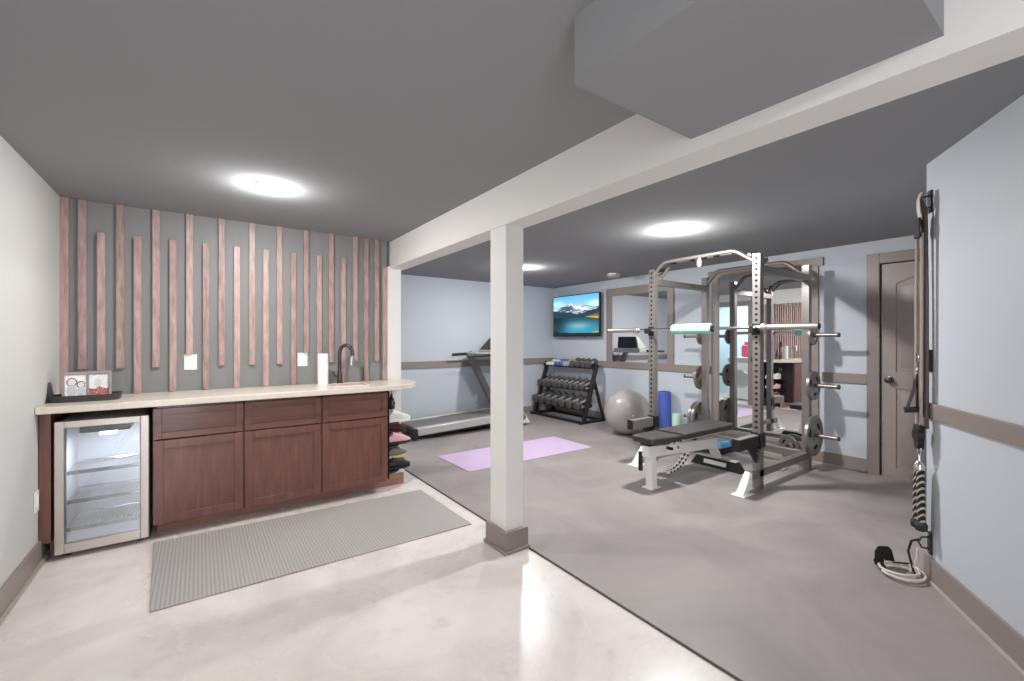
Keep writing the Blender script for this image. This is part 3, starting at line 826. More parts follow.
# ------------------------------------------------------------------ laundry room
wm = thing('washing_machine', 'white front-loading washer seen in the tall mirror through the doorway', 'washing machine', (.75, 4.9, .004))
obj('cabinet', MB().box(.45, 1.05, 4.58, 5.20, .02, .95), M['white'], wm, .012)
for fx in (.5, 1.0):
    for fy in (4.64, 5.14): obj('foot', MB().cyl((fx,fy,.004),(fx,fy,.021),.02), M['black'], wm)
obj('door', MB().lathe((1.05,4.89,.48), (1,0,0), [(.20,-.001),(.20,.02),(.165,.035),(.15,.02),(.002,.012)], 36), M['silver'], wm)
obj('control_panel', MB().box(1.049, 1.056, 4.60, 5.18, .83, .93), M['silver'], wm, .003)
dj = thing('detergent_jug', 'pink-red jug on the white washer, seen in the tall mirror', 'jug', (.85, 4.88, .95))
obj('bottle', MB().box(.78, .92, 4.80, 4.95, .951, 1.22), M['red'], dj, .03, seg=3)
obj('cap', MB().cyl((.84,4.87,1.215),(.84,4.87,1.29),.04), M['red'], dj, .006)

# ------------------------------------------------------------------ power rack
def rack():
    T = .066; h = T/2
    xf, xr, yr, yl = 4.03, 5.06, 1.872, 2.972; ZT = 2.09
    t = thing('power_rack', 'grey steel power rack with weight pegs standing before the tall mirror', 'power rack', ((xf+xr)/2, (yr+yl)/2, GZ))
    for x, y in ((xf, yr), (xf, yl), (xr, yr), (xr, yl)):
        ho = MB().box(x-h, x+h, y-h, y+h, GZ, ZT); ho.mi = 1; z = .30
        while z < ZT-.03 and x == xf:
            ho.cyl((x-h-.0006, y, z), (x-h+.004, y, z), .0125, n=12)
            z += .05
        obj('upright', ho, [M['rack'], M['hole']], t)
    for y, sgn in ((yr, -1), (yl, 1)):
        zc = .150
        obj('base_rail', MB().box(xf-.17, xr-h, y-h, y+h, zc-h, zc+h), M['rack'], t, .003)
        p0, p1 = Vector((xf-.145, y, zc)), Vector((xf-.285, y, GZ+.004))
        obj('front_foot', MB().hexa([(xf-.17,y-h,zc-h),(xf-.17,y+h,zc-h),(xf-.17,y+h,zc+h),(xf-.17,y-h,zc+h),
             (xf-.27,y-h,GZ+.006),(xf-.27,y+h,GZ+.006),(xf-.335,y+h,GZ+.006),(xf-.335,y-h,GZ+.006)]), M['white_metal'], t, .003)
        obj('foot_plate', MB().box(xf-.36, xf-.19, y-.06, y+.06, GZ, GZ+.007), M['white_metal'], t, .002)
        obj('top_rail', MB().box(xf+h, xr-h, y-h, y+h, 1.925, 1.99), M['rack'], t, .003)
        obj('rear_foot_plate', MB().box(xr-.06, xr+.06, y-.06, y+.06, GZ, GZ+.006), M['rack'], t, .002)
    for z in (.15, 1.958):
        if z < 1: obj('rear_crossmember', MB().box(xr-h, xr+h, yr+h, yl-h, z-h, z+h), M['rack'], t, .003)
    # arched multi grip pull-up bars at the front, a plain one at the rear
    def arch(x, zlow, r):
        pts = [(x, yl-.01, zlow), (x, yl-.15, 2.150), (x, yr+.20, 2.150), (x, yr+.01, zlow)]
        P = [Vector(p) for p in pts]; out = [P[0]]
        for a, b, c in zip(P, P[1:], P[2:]):
            out += [b+(a-b).normalized()*.04, b+(a-b).normalized()*.012+(c-b).normalized()*.012, b+(c-b).normalized()*.04]
        return MB().tube(out+[P[-1]], r, 12)
    obj('pull_up_bar', arch(xf-.02, 2.02, .018), M['rack'], t)
    obj('pull_up_bar', arch(xf+.11, 1.99, .018), M['rack'], t)
    obj('pull_up_bar', arch(xr-.01, 1.99, .024), M['rack'], t)
    for y in (yl-.20, yl-.42, (yl+yr)/2, yr+.42, yr+.24):
        obj('grip', MB().cyl((xf-.02,y,2.150),(xf+.11,y,2.150), .016, n=12), M['black'], t)
    for y in (yl-.06, yr+.07): obj('grip', MB().cyl((xf-.02,y,2.085),(xf+.11,y,2.085), .022, n=12), M['black'], t)
    for y in (yl, yr):
        obj('bracket', MB().bar((xf+.03,y,1.99),(xf+.16,y+(-.0),2.06), .03, .03), M['rack'], t)
    # white rope hanger on the pull-up bar
    obj('hanging_tag', MB().lathe((xf-.02, 2.42, 2.05), (0,0,1), [(.012,0),(.02,.01),(.02,.055),(.008,.082)], 12), M['white'], t)
    # J hooks
    for y in (yr, yl):
        hk = MB().box(xf-h-.012, xf-h-.0005, y-.035, y+.035, 1.37, 1.47).box(xf-h-.085, xf-h-.012, y-.02, y+.02, 1.395, 1.418).box(xf-h-.10, xf-h-.085, y-.02, y+.02, 1.395, 1.45)
        obj('bar_hook', hk, M['black_metal'], t, .003)
    # spotter arms
    for y in (yr, yl):
        z = .437; XA = 3.65; d = MB().box(XA, xf-h-.012, y-.034, y+.034, z-.045, z+.045)
        s = obj('spotter_arm', d, M['black_metal'] if y == yr else M['rack'], t, .004)
        obj('wear_pad', MB().box(XA, xf-h-.012, y-.030, y+.030, z+.0455, z+.053), M['grey_plastic'], s, .002)
        obj('arm_plate', MB().box(xf-h-.012, xf-h-.0005, y-.042, y+.042, z-.07, z+.07).box(xf-h-.012, xf+h+.012, y-.045, y-h-.0005, z-.06, z+.06).prism([(xf-h-.012,y-.01,z-.045),(xf-h-.16,y-.01,z-.045),(xf-h-.012,y-.01,z-.20)], (0,.02,0)), M['black_metal'], s, .002)
        obj('end_stop', MB().box(XA-.012, XA, y-.034, y+.034, z-.045, z+.054), M['black_metal'], s, .002)
    # weight pegs on the rear uprights
    for y, sg in ((yr, -1), (yl, 1)):
        for z in (.36, .865, 1.375):
            p = Vector((xr, y+sg*(h+.0005), z))
            pg = MB().cyl(p, p+Vector((0,sg*.010,0)), .035, n=20).cyl(p+Vector((0,sg*.012,0)), p+Vector((0,sg*.235,0)), .0205, n=16)
            pg.mi = 1; pg.cyl(p+Vector((0,sg*.235,0)), p+Vector((0,sg*.252,0)), .0225, n=16)
            obj('weight_peg', pg, [M['rack'], M['black']], t)
    return xf, xr, yr, yl, h
xf, xr, yr, yl, hh = rack()

def plate_proto(R, th):
    t = thing('weight_plate', 'x', 'weight plate', (0,0,0))
    mb = MB()
    prof = [(.0235, -.5), (.05, -.5), (.055, -.32), (R*.80, -.30), (R*.84, -.5), (R*.97, -.5), (R, -.36), (R, .36), (R*.97, .5), (R*.84, .5), (R*.80, .30), (.055, .32), (.05, .5), (.0235, .5)]
    mb.lathe((0,0,0), (0,1,0), [(r, hq*th) for r, hq in prof]+[(.0235, -.5*th)], 40, cap=False)
    body = obj('disc', mb, M['iron'], t, local=True)
    if R > .12:
        for k in range(3):
            a0 = 2*PI*k/3+.35; g = MB(); prev = None
            for j in range(9):
                a = a0+.75*j/8; wv = R*.10*math.sin(PI*(j+1)/10)**.5
                ring = [g.bm.verts.new((q*math.cos(a), yy_, q*math.sin(a))) for q, yy_ in ((R*.60-wv,-th*.33),(R*.60+wv,-th*.33),(R*.60+wv,th*.33),(R*.60-wv,th*.33))]
                if prev: g.join(prev, ring)
                else: g._f(list(reversed(ring)))
                prev = ring
            g._f(prev)
            obj('grip_opening', g, M['hole'], t, local=True)
    return t
big = plate_proto(.205, .036); mid = plate_proto(.150, .030); small = plate_proto(.102, .024)
big2 = copy_tree(big); mid2 = copy_tree(mid); small2 = copy_tree(small)
def put(o, x, y, z, label, tilt=None):
    o.location = (x, y, z); o['label'] = label; o['group'] = 'weight plates around the rack'
    if tilt: o.rotation_euler = tilt
hp = .0205-.0235
put(small, xr, yr-hh-.024, 1.375+hp, 'smallest weight plate, on the top right peg of the rack')
put(mid, xr, yr-hh-.027, .865+hp, 'medium weight plate on the middle right peg of the rack')
put(big, xr, yr-hh-.030, .36+hp, 'large weight plate on the lowest right peg of the rack')
put(small2, xr, yl+hh+.024, 1.375+hp, 'small weight plate on the top left peg of the rack')
put(mid2, xr, yl+hh+.027, .865+hp, 'medium weight plate on the middle left peg of the rack')
put(big2, xr, yl+hh+.030, .36+hp, 'large weight plate on the lowest left peg of the rack')
b3 = copy_tree(big); put(b3, xr, yl+hh+.070, .36+hp, 'outer large weight plate on the lowest left peg of the rack')
lean = plate_proto(.125, .03); put(lean, 5.335, 2.15, GZ+.128, 'weight plate standing on the floor against the tall mirror base')
lean.rotation_euler = (0, math.radians(0), math.radians(72))

# barbell
def barbell():
    x, z = xf-hh-.049, 1.434; y0, y1 = 1.377, 3.53
    t = thing('barbell', 'long steel barbell resting across the rack hooks', 'barbell', (x, (y0+y1)/2, z))
    obj('shaft', MB().cyl((x, y0+.40, z), (x, y1-.40, z), .0145, n=16), M['chrome'], t)
    for a, s in ((y0, 1), (y1, -1)):
        obj('sleeve', MB().cyl((x,a,z),(x,a+s*.385,z), .0245, n=20), M['steel'], t)
        obj('collar', MB().cyl((x,a+s*.385,z),(x,a+s*.425,z), .035, n=20).cyl((x,a+s*.425,z),(x,a+s*.44,z),.024,n=20), M['steel'], t, .004)
        obj('end_cap', MB().cyl((x,a-s*.006,z),(x,a+s*.0,z), .026, n=20), M['black'], t)
    p = thing('barbell_pad', 'mint green foam pad wrapped around the barbell', 'pad', (x, 2.475, z))
    obj('foam', MB().lathe((x,2.255,z), (0,1,0), [(.015,0),(.042,0),(.050,.012),(.050,.403),(.046,.415),(.015,.415)], 28, cap=False), M['mint'], p)
    obj('end_ring', MB().lathe((x,2.243,z), (0,1,0), [(.015,0),(.030,0),(.034,.006),(.034,.0118),(.015,.0118)], 24, cap=False), M['black'], p)
barbell()

# ------------------------------------------------------------------ bench
def bench():
    yc = 2.43
    t = thing('weight_bench', 'white adjustable weight bench with dark grey pads in front of the rack', 'bench', (3.75, yc, GZ))
    def cushion(poly, z0, z1, slope=(0,0)):
        mb = MB(); f = lambda x, y: slope[1]*(x-slope[0])
        A = [mb.bm.verts.new((x, y, z0+f(x,y))) for x, y in poly]; B = [mb.bm.verts.new((x, y, z1+f(x,y))) for x, y in poly]
        mb._f(list(reversed(A))); mb._f(B); mb.join(A, B); return mb
    seat = [(3.13,yc-.09),(3.15,yc-.115),(3.52,yc-.15),(3.52,yc+.15),(3.15,yc+.115),(3.13,yc+.09)]
    back = [(3.565,yc-.15),(4.36,yc-.15),(4.46,yc-.11),(4.46,yc+.11),(4.36,yc+.15),(3.565,yc+.15)]
    obj('seat_pad', cushion(seat, .412, .470, (3.52, -.03)), M['pad'], t, .014, seg=3)
    obj('back_pad', cushion(back, .420, .478, (3.565, -.002)), M['pad'], t, .014, seg=3)
    obj('seat_support', MB().box(3.18, 3.52, yc-.05, yc+.05, .395, .412), M['black'], t)
    obj('back_support', MB().bar((3.58,yc-.06,.404),(4.32,yc-.06,.403),.03,.03).bar((3.58,yc+.06,.404),(4.32,yc+.06,.403),.03,.03), M['white_metal'], t)
    obj('main_beam', MB().bar((3.18,yc,.345),(4.30,yc,.272),.07,.10), M['white_metal'], t, .006)
    obj('front_post', MB().hexa([(3.235,yc-.035,GZ+.008),(3.305,yc-.035,GZ+.008),(3.305,yc+.035,GZ+.008),(3.235,yc+.035,GZ+.008),
          (3.205,yc-.04,.395),(3.285,yc-.04,.395),(3.285,yc+.04,.395),(3.205,yc+.04,.395)]), M['white_metal'], t, .005)
    obj('front_foot', MB().box(3.205, 3.335, yc-.055, yc+.055, GZ, GZ+.012), M['white_metal'], t, .003)
    obj('pivot_plate', MB().prism([(3.46,yc-.042,.30),(3.66,yc-.042,.29),(3.62,yc-.042,.40),(3.50,yc-.042,.40)], (0,.084,0)), M['white_metal'], t, .003)
    obj('pivot_bolts', MB().cyl((3.54,yc-.05,.38),(3.54,yc+.05,.38),.014).cyl((3.60,yc-.05,.33),(3.60,yc+.05,.33),.014).cyl((3.68,yc-.055,.40),(3.68,yc+.055,.40),.014), M['chrome'], t)
    obj('front_peg', MB().box(3.18, 3.21, yc+.045, yc+.075, .16, .33), M['black'], t, .004)
    # curved ladder arm under the beam
    pts = []
    for k in range(9):
        a = math.radians(262+ 62*k/8); pts.append((3.52+.36*math.cos(a), yc, .48+.37*math.sin(a)))
    lad = MB(); 
    lad.tube([(p[0], p[1]-.02, p[2]) for p in pts], .012, 8).tube([(p[0], p[1]+.02, p[2]) for p in pts], .012, 8)
    la = obj('ladder_arm', lad, M['white_metal'], t)
    ru = MB()
    for p in pts[1:-1]: ru.cyl((p[0],p[1]-.036,p[2]),(p[0],p[1]+.036,p[2]),.011,n=8)
    obj('rungs', ru, M['black'], la)
    obj('ladder_strut', MB().bar((3.96,yc,.36),(3.80,yc,.25),.03,.02), M['black_metal'], t)
    obj('rear_post', MB().hexa([(4.22,yc-.035,.24),(4.30,yc-.035,.24),(4.30,yc+.035,.24),(4.22,yc+.035,.24),
          (4.32,yc-.035,.10),(4.40,yc-.035,.10),(4.40,yc+.035,.10),(4.32,yc+.035,.10)]), M['white_metal'], t, .004)
    f = MB().hexa([(4.30,yc-.27,GZ),(4.41,yc-.27,GZ),(4.41,yc+.27,GZ),(4.30,yc+.27,GZ),(4.315,yc-.21,.105),(4.395,yc-.21,.105),(4.395,yc+.21,.105),(4.315,yc+.21,.105)])
    rf = obj('rear_foot', f, M['black_metal'], t, .004)
    obj('foot_cap', MB().box(4.312, 4.398, yc-.215, yc+.215, .1055, .111), M['silver'], rf, .002)
    lb = MB().hexa([(4.304,yc-.12,.040),(4.306,yc-.12,.040),(4.306,yc+.12,.040),(4.304,yc+.12,.040),(4.309,yc-.12,.082),(4.311,yc-.12,.082),(4.311,yc+.12,.082),(4.309,yc+.12,.082)])
    o = obj('nameplate', lb, M['paper'], rf); o['label'] = 'white nameplate'
    obj('leg_hold', MB().tube([(3.45,yc-.09,.345),(3.45,yc+.09,.345)], .014, 10), M['black'], t)
bench()

# blue aerobic step behind the bench
st = thing('aerobic_step', 'blue aerobic step with a grey top on the floor behind the bench', 'step platform', (5.0, 2.9, GZ))
x0, x1, y0, y1 = 4.84, 5.20, 2.66, 3.16
def frus(mb, a, b, z0, z1):
    return mb.hexa([(a[0],a[2],z0),(a[1],a[2],z0),(a[1],a[3],z0),(a[0],a[3],z0),(b[0],b[2],z1),(b[1],b[2],z1),(b[1],b[3],z1),(b[0],b[3],z1)])
obj('platform', frus(MB(), (x0-.03,x1+.0,y0-.03,y1+.03), (x0,x1-.02,y0,y1), .085, .150), M['sky_blue'], st, .012, seg=3)
obj('top_mat', MB().box(x0+.045, x1-.065, y0+.03, y1-.03, .1495, .154), M['grey_plastic'], st, .002)
for y in (y0+.07, y1-.07): obj('riser', frus(MB(), (x0-.02,x1-.01,y-.08,y+.08), (x0,x1-.02,y-.06,y+.06), GZ, .0849), M['black'], st, .008)

# white rope handle lying behind the rack foot
jr = thing('white_strap', 'white curved strap lying on the floor inside the rack', 'strap', (4.75, 2.08, GZ))
obj('loop', MB().tube([(4.80+.10*math.cos(a), 2.07+.09*math.sin(a), GZ+.010) for a in [PI*.1+2*PI*k/20 for k in range(17)]], .0095, 8), M['white'], jr)

# ------------------------------------------------------------------ mats, rollers, ball
tag(obj('yoga_mat', MB().box(2.18, 3.915, 3.775, 4.495, GZ, GZ+.006), M['lilac'], bevel=.002), 'lilac yoga mat lying flat on the grey rubber floor', 'yoga mat')
ba = thing('exercise_ball', 'large silver-grey exercise ball beside the dumbbell rack', 'exercise ball', (4.88, 4.03, GZ))
bm_ = MB(); bm_.ball((4.88,4.03,GZ+.309), .319, 48, 32, .97)
for k in range(-9, 10):
    z = k*.024; r = math.sqrt(max(.01, (.319**2)-(z/.97)**2))
    bm_.tube([(4.88+(r-.0005)*math.cos(a), 4.03+(r-.0005)*math.sin(a), GZ+.309+z) for a in [2*PI*j/48 for j in range(48)]], .0016, 5, closed=True)
obj('skin', bm_, M['ball'], ba)
obj('plug', MB().cyl((4.88-.318*.6, 4.03-.318*.8, GZ+.31),(4.88-.3205*.6, 4.03-.3205*.8, GZ+.31),.012,n=12), M['white'], ba)

def spiral_roll(name, label, cat, x, y, r, h, m, hollow):
    t = thing(name, label, cat, (x, y, GZ))
    mb = MB()
    if hollow: mb.lathe((x,y,GZ), (0,0,1), [(r*.45,0),(r,0),(r,h),(r*.45,h),(r*.45,0)], 32, cap=False); obj('foam', mb, m, t, .004)
    else:
        mb.lathe((x,y,GZ), (0,0,1), [(r-.006,0),(r,.006),(r,h-.006),(r-.006,h),(.004,h)], 32); obj('rolled_foam', mb, m, t)
        pts = [(x+(.012+(r-.02)*k/50)*math.cos(k*.55), y+(.012+(r-.02)*k/50)*math.sin(k*.55), GZ+h+.0003) for k in range(51)]
        obj('spiral_edge', MB().tube(pts, .0012, 5), M['black'], t)
spiral_roll('foam_roller', 'tall blue foam roller standing upright against the mirror wall', 'foam roller', 5.27, 3.70, .088, .60, M['blue'], False)
spiral_roll('foam_roller', 'short pale mint foam roller standing beside the tall blue one', 'foam roller', 5.29, 3.53, .055, .31, M['mint_pale'], True)

# ------------------------------------------------------------------ dumbbell rack
RY0, RY1 = 4.90, 6.12
def db_rack():
    t = thing('dumbbell_rack', 'black three-tier dumbbell rack full of dumbbells beside the television corner', 'dumbbell rack', (5.1, 5.48, GZ))
    for y in (RY0, RY1):
        obj('base_foot', MB().box(4.80, 5.37, y-.025, y+.025, GZ, GZ+.045), M['black_metal'], t, .004)
        obj('side_upright', MB().bar((4.90,y,GZ+.045),(5.19,y,.935), .05, .06, (1,0,0)), M['black_metal'], t, .004)
        obj('rear_strut', MB().bar((5.34,y,GZ+.045),(5.12,y,.70), .04, .04, (1,0,0)), M['black_metal'], t, .004)
    obj('base_rail', MB().box(4.83, 4.87, RY0+.025, RY1-.025, GZ+.004, GZ+.04).box(5.29, 5.33, RY0+.025, RY1-.025, GZ+.004, GZ+.04), M['black_metal'], t, .004)
    for i, (xc, z, d) in enumerate(TIERS):
        tr = MB()
        sl = .30
        for s in (-1, 1):
            px, pz = xc+s*d, z+s*d*sl
            tr.bar((px,RY0+.02,pz-.012),(px,RY1-.02,pz-.012), .035, .012, (-sl,0,1))
            tr.bar((px+s*.018,RY0+.02,pz-.002),(px+s*.018,RY1-.02,pz-.002), .005, .03, (-sl,0,1))
        for y in (RY0+.01, RY1-.01): tr.bar((xc-d-.02,y,z-d*sl-.012),(xc+d+.02,y,z+d*sl-.012), .012, .05)
        obj('tier_rail', tr, M['black_metal'], t)
TIERS = [(4.975, .265, .09), (5.065, .555, .08), (5.165, .90, .055)]
db_rack()
def dumbbell(hr, hl, grip, mh, n=6):
    """lies along local x, centre at the origin"""
    t = thing('dumbbell', 'x', 'dumbbell', (0,0,0))
    for s in (-1, 1):
        a = s*(grip/2); b = s*(grip/2+hl)
        mb = MB(); c = Vector((a,0,0))
        prof = [(hr*.62,0),(hr,.10*hl),(hr,.86*hl),(hr*.80,hl)] if n == 6 else [(hr*.7,0),(hr,.2*hl),(hr,.8*hl),(hr*.7,hl)]
        mb.lathe(c, (s,0,0), prof, n); obj('head', mb, mh, t, .002, local=True)
    pr_ = [(.014, -grip/2), (.016, -grip/4), (.0185, 0), (.016, grip/4), (.014, grip/2)]
    obj('handle', MB().lathe((0,0,0), (1,0,0), pr_, 14), M['silver'], t, local=True)
    return t
rows = [('lowest', 7, .078, .075, .165, None), ('middle', 9, .060, .062, .155, None), ('top', 12, .034, .048, .10, 'mix')]
for (xc, z, d), (tn, n, hr, hl, grip, mix) in zip(TIERS, rows):
    protos = {}
    for k in range(n):
        y = RY0+.085 + (RY1-RY0-.17)*k/(n-1)
        key = 'hex'; r_, desc = hr, 'dark hex dumbbell'
        if mix:
            if k < 4: key, r_, desc = 'hexbig', .060, 'dark hex dumbbell'
            elif k < 6: key, desc = 'silver', 'silver dumbbell'
            elif k < 9: key, desc = 'blue', 'blue dumbbell'
            else: key, r_, desc = 'white', .028, 'small pale dumbbell'
            if k < 4: y = RY0+.075+k*.125
            else: y = RY0+.07+.50+(k-4)*.075
        if key not in protos:
            o = protos[key] = dumbbell(r_, hl, grip, {'hex': M['hex'], 'hexbig': M['hex'], 'silver': M['silver'], 'blue': M['blue'], 'white': M['white']}[key], 6 if key.startswith('hex') else 14)
        else: o = copy_tree(protos[key])
        rr = r_*(.88 if key.startswith('hex') else 1.0)
        o.location = (xc - .30*(rr+.004), y, z + rr + .003)
        o.rotation_euler = (0, -math.atan(.30), 0)
        where = 'nearest the camera' if k == 0 else ('farthest from the camera' if k == n-1 else f'{ORD[k]} from the near end')
        tag(o, f'{desc} on the {tn} tier of the dumbbell rack, {where}', 'dumbbell', f'dumbbells on the {tn} tier')

# ------------------------------------------------------------------ treadmill
def treadmill():
    t = thing('treadmill', 'grey treadmill along the back wall, half hidden by the post', 'treadmill', (3.1, 5.7, GZ))
    ya, yb = 5.34, 6.06; z0, z1 = .065, .170
    def tz(x): return .0 
    T = lambda x: .055*(x-2.3)/1.5
    def slab(mb, xa_, xb_, y0_, y1_, za, zb):
        return mb.hexa([(xa_,y0_,za+T(xa_)),(xb_,y0_,za+T(xb_)),(xb_,y1_,za+T(xb_)),(xa_,y1_,za+T(xa_)),(xa_,y0_,zb+T(xa_)),(xb_,y0_,zb+T(xb_)),(xb_,y1_,zb+T(xb_)),(xa_,y1_,zb+T(xa_))])
    mb = slab(slab(MB(), 2.30, 3.85, ya, ya+.10, z0, z1), 2.30, 3.85, yb-.10, yb, z0, z1)
    obj('side_rail', mb, M['silver'], t, .012, seg=3)
    obj('deck', slab(MB(), 2.36, 3.85, ya+.095, yb-.095, z0+.01, z1-.03), M['black'], t)
    obj('belt', slab(MB(), 2.33, 3.85, ya+.11, yb-.11, z1-.0299, z1-.018), M['grey_plastic'], t, .004)
    obj('rear_roller', MB().cyl((2.335,ya+.10,z1-.06),(2.335,yb-.10,z1-.06), .035, n=16), M['black'], t)
    for y in (ya, yb-.09): obj('rear_cap', MB().box(2.24, 2.33, y, y+.09, .03, z1-.005), M['black'], t, .012, seg=3)
    for y in (ya+.04, yb-.05): obj('rear_foot', MB().cyl((2.29,y,GZ),(2.29,y,.035), .022, n=14), M['black'], t)
    hood = MB().hexa([(3.800,ya-.02,.04),(4.200,ya+.02,.04),(4.200,yb-.02,.04),(3.800,yb+.02,.04),(3.800,ya-.01,.20),(4.080,ya+.06,.25),(4.080,yb-.06,.25),(3.800,yb+.01,.20)])
    obj('motor_hood', hood, M['white'], t, .02, seg=3)
    for y in (ya+.05, yb-.05): obj('front_wheel', MB().cyl((4.050,y-.02,GZ+.035),(4.050,y+.02,GZ+.035), .035, n=18), M['black'], t)
    obj('frame_bar', slab(slab(MB(), 2.40, 3.9, ya+.03, ya+.07, .040, .0649), 2.40, 3.9, yb-.07, yb-.03, .040, .0649), M['black'], t)
    for y in (ya+.015, yb-.015): obj('upright', MB().bar((4.050,y,.10),(3.480,y,1.13), .055, .11, (1,0,0)), M['grey_plastic'], t, .01)
    for y in (ya+.015, yb-.015): obj('handrail', MB().tube([(3.190,y,1.10),(3.330,y,1.105),(3.710,y,1.12)], .022, 12), M['black'], t)
    con = MB().hexa([(3.430,ya+.03,1.08),(3.930,ya+.03,1.08),(3.930,yb-.03,1.08),(3.430,yb-.03,1.08),(3.430,ya+.03,1.13),(3.910,ya+.03,1.17),(3.910,yb-.03,1.17),(3.430,yb-.03,1.13)])
    obj('console_base', con, M['silver'], t, .012, seg=3)
    sp = MB().hexa([(3.590,ya+.10,1.15),(3.870,ya+.10,1.165),(3.870,yb-.10,1.165),(3.590,yb-.10,1.15),(3.810,ya+.13,1.39),(3.890,ya+.13,1.40),(3.890,yb-.13,1.40),(3.810,yb-.13,1.39)])
    c = obj('console', sp, M['silver'], t, .015, seg=3)
    obj('console_back', MB().hexa([(3.885,ya+.12,1.175),(3.896,ya+.12,1.175),(3.896,yb-.12,1.175),(3.885,yb-.12,1.175),(3.895,ya+.15,1.395),(3.908,ya+.15,1.395),(3.908,yb-.15,1.395),(3.895,yb-.15,1.395)]), M['black'], c, .004)
    obj('display', MB().hexa([(3.610,ya+.14,1.178),(3.616,ya+.14,1.178),(3.616,yb-.14,1.178),(3.610,yb-.14,1.178),(3.792,ya+.16,1.370),(3.799,ya+.16,1.370),(3.799,yb-.16,1.370),(3.792,yb-.16,1.370)]), M['black'], c)
    obj('power_cord', MB().tube([(4.030,yb-.02,.12),(4.160,yb+.06,.10),(4.110,YT-.03,.30),(4.010,YT-.012,.34)], .006, 8), M['black'], t)
treadmill()

# ------------------------------------------------------------------ cable gear on the slanted wall
def W(s, z, o): 
    p = P1 + WD*s + WN*o; return Vector((p.x, p.y, z))
AL = {'top': 2.08, 'middle': 1.21, 'low': .21}
for nm, z in AL.items():
    t = thing('wall_anchor', f'{dict(top="highest", middle="middle", low="lowest")[nm]} black anchor bracket on the end of the slanted wall', 'wall anchor', tuple(W(.045, z, 0)), 'anchors on the slanted wall')
    mb = MB().hexa([W(.025,z-.06,.001),W(.065,z-.06,.001),W(.065,z-.06,.009),W(.025,z-.06,.009),W(.025,z+.06,.001),W(.065,z+.06,.001),W(.065,z+.06,.009),W(.025,z+.06,.009)])
    obj('plate', mb, M['black_metal'], t, .002)
    obj('loop', MB().tube([W(.045,z+.032,.009),W(.045,z+.028,.040),W(.045,z,.054),W(.045,z-.028,.040),W(.045,z-.032,.009)], .005, 8), M['dark_chrome'], t)
    obj('bolts', MB().cyl(W(.045,z+.048,.009),W(.045,z+.048,.013),.007,n=8).cyl(W(.045,z-.048,.009),W(.045,z-.048,.013),.007,n=8), M['chrome'], t)

def carabiner(mb, c, r=.012, h=.032):
    pts = [c + (WD*math.cos(a)*r) + Vector((0,0,1))*math.sin(a)*h for a in [2*PI*k/14 for k in range(14)]]
    mb.tube(pts, .0035, 6, closed=True); return mb
# pulley cable
pc = thing('pulley_cable', 'grey pulley cable running down from the highest wall anchor', 'cable', tuple(W(.045, 1.98, .06)))
mb = MB(); carabiner(mb, W(.045, 2.03, .045), .012, .04); obj('carabiner', mb, M['chrome'], pc)
top = W(.045, 1.945, .034)
ph = MB().prism([top+WD*.028+Vector((0,0,.05)), top-WD*.028+Vector((0,0,.05)), top-WD*.034+Vector((0,0,-.06)), top+WD*.034+Vector((0,0,-.06))], tuple(WN*.028))
obj('pulley_block', ph, M['strap'], pc, .004)
obj('pulley_wheel', MB().cyl(top+WN*.004+Vector((0,0,-.02)), top+WN*.024+Vector((0,0,-.02)), .040, n=24), M['black'], pc)
cb = MB()
cb.tube([W(.020,1.93,.048), W(.026,1.5,.055), W(.030,1.1,.056), W(.034,.86,.055)], .0085, 8)
cb.tube([W(.074,1.93,.048), W(.070,1.5,.050), W(.068,1.1,.050), W(.064,.86,.050)], .0075, 8)
obj('cable_run', cb, M['cable_light'], pc)
# long light tubes beside it
rb = thing('resistance_band', 'long grey resistance band hanging straight down the slanted wall end', 'resistance band', tuple(W(.06, 2.08, .03)))
bb = MB(); bb.tube([W(.06,2.10,.052), W(.078,2.03,.036), W(.080,1.6,.032), W(.076,1.24,.030), W(.072,.84,.028)], .009, 8).tube([W(.06,2.10,.052), W(.040,2.03,.034), W(.042,1.6,.030), W(.044,1.24,.030), W(.046,.90,.028)], .007, 8)
obj('tube', bb, M['cable'], rb)
obj('end_loop', MB().strip([W(.062,2.13,.048), W(.062,2.09,.060), W(.062,2.03,.058), W(.062,1.98,.05)], tuple(WD*.034), .003, tuple(WN)), M['tube_grey'], rb)
obj('clip', carabiner(MB(), W(.045,1.225,.058), .012, .03), M['chrome'], rb)
# lower pulley with snap hook and tricep rope
lp = thing('lower_pulley', 'dark pulley hanging at the lower end of the cable', 'pulley', tuple(W(.05, .80, .06)))
lo = W(.050, .80, .038)
obj('block', MB().prism([lo+WD*.036+Vector((0,0,.055)), lo-WD*.036+Vector((0,0,.055)), lo-WD*.022+Vector((0,0,-.075)), lo+WD*.022+Vector((0,0,-.075))], tuple(WN*.03)), M['strap'], lp, .006)
obj('wheel', MB().cyl(lo+WN*.002, lo+WN*.033, .036, n=24), M['black'], lp)
obj('snap_hook', carabiner(MB().cyl(lo+WN*.015+Vector((0,0,-.105)), lo+WN*.015+Vector((0,0,-.145)), .007, n=8), lo+WN*.015+Vector((0,0,-.075)), .020, .036), M['chrome'], lp)
tr = thing('tricep_rope', 'black and white braided tricep rope hanging from the snap hook', 'rope', tuple(lo+Vector((0,0,-.2))))
c0 = lo+WN*.015+Vector((0,0,-.145))
obj('swivel', MB().lathe(c0+Vector((0,0,-.05)), (0,0,1), [(.024,0),(.026,.02),(.014,.045),(.006,.052)], 16), M['chrome'], tr)
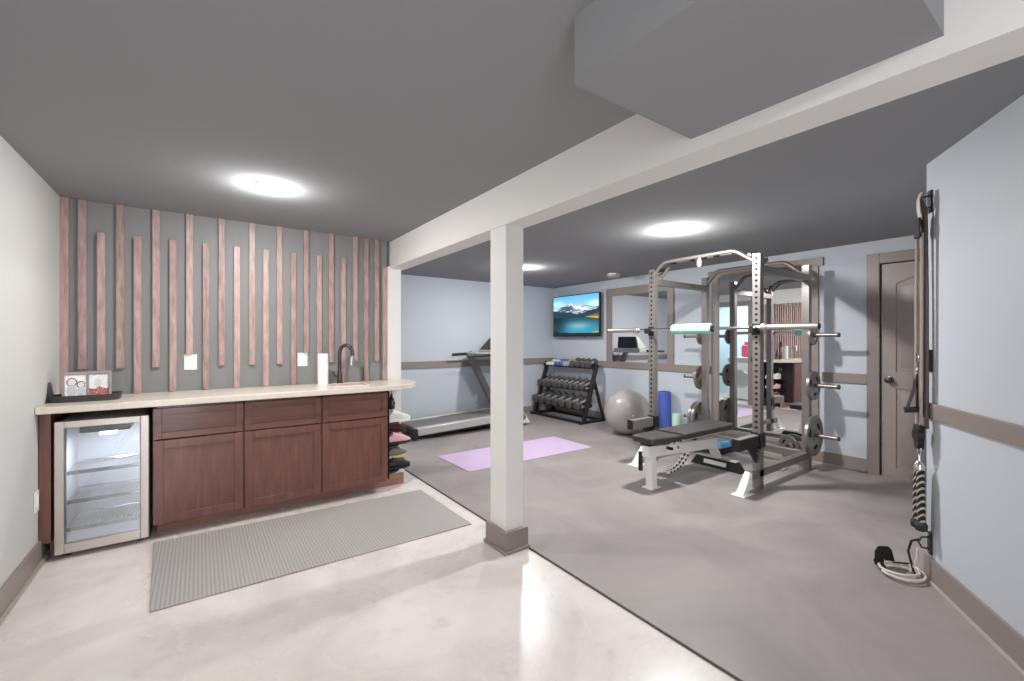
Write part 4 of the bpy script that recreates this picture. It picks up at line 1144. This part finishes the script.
for s in (-1, 1):
    ends = c0+WD*(.020*s)
    obj('rope_strand', MB().tube([c0+WD*(.013*s)+Vector((0,0,-.045)), ends+Vector((0,0,-.16)), ends+WD*(.004*s)+Vector((0,0,-.335))], .018, 12), M['rope'], tr)
    obj('end_knob', MB().lathe(ends+WD*(.004*s)+Vector((0,0,-.375)), (0,0,1), [(.012,0),(.026,.006),(.028,.035),(.018,.052)], 16), M['rubber_black'], tr)
# hand strap hanging in front
hs = thing('handle_strap', 'black stirrup handle strap hanging beside the cable, in front of the door', 'handle', tuple(W(.0, 1.2, .1)))
q = lambda s, z, o: W(s, z, o)
obj('webbing', MB().strip([q(.03,1.13,.058), q(.034,1.06,.066), q(.038,.945,.098)], tuple(WD*.034), .003, tuple(WN)).strip([q(.03,1.13,.058), q(.034,1.04,.056), q(.042,.945,.060)], tuple(WD*.034), .003, tuple(WN)), M['strap'], hs)
obj('grip', MB().cyl(q(.036,.932,.112), q(.044,.940,.050), .016, n=14), M['rubber_black'], hs)
obj('clip', carabiner(MB(), q(.03,1.155,.058), .010, .028), M['chrome'], hs)
# tube with handle on the floor, clipped to the low anchor
ft = thing('tube_band', 'light grey exercise tube coiled on the floor below the lowest anchor', 'resistance band', (3.18, .76, GZ))
c = Vector((3.187, .708, GZ+.010)); pts = [W(.045, .175, .055), W(.04, .10, .06), W(.02, .03, .08)]
e1 = Vector((.80, -.60, 0)); e2 = Vector((.60, .80, 0))
for k in range(1, 30):
    f = k/29; a = -.35 + k*.455; rr = .103-.010*f
    pts.append(c - e2*(.030*(1-2*f)) + e1*(rr*math.cos(a)) + e2*(rr*.92*math.sin(a)) + Vector((0,0,.004+.022*f)))
obj('tube', MB().tube(pts, .0068, 8), M['tube_light'], ft)
e = pts[-1]
hb = Vector((3.243, .778, GZ))
obj('handle_strap', MB().strip([e, hb+Vector((.02,.0,.02)), hb+Vector((.0,.01,.09)), hb+Vector((-.03,.02,.115)), hb+Vector((-.055,.03,.09)), hb+Vector((-.06,.03,.02))], (.040,-.034,0), .008, (0,0,1)), M['strap'], ft)
obj('handle_grip', MB().cyl(hb+Vector((-.085,.005,.018)), hb+Vector((-.005,.055,.018)), .017, n=14), M['rubber_black'], ft)
cc = MB(); cc.tube([W(.045,.225,.048), W(.02,.20,.075), W(.01,.14,.085), W(.025,.09,.08), W(.03,.04,.07), W(.04,.015,.06)], .006, 8)
obj('cord', cc, M['strap'], ft)
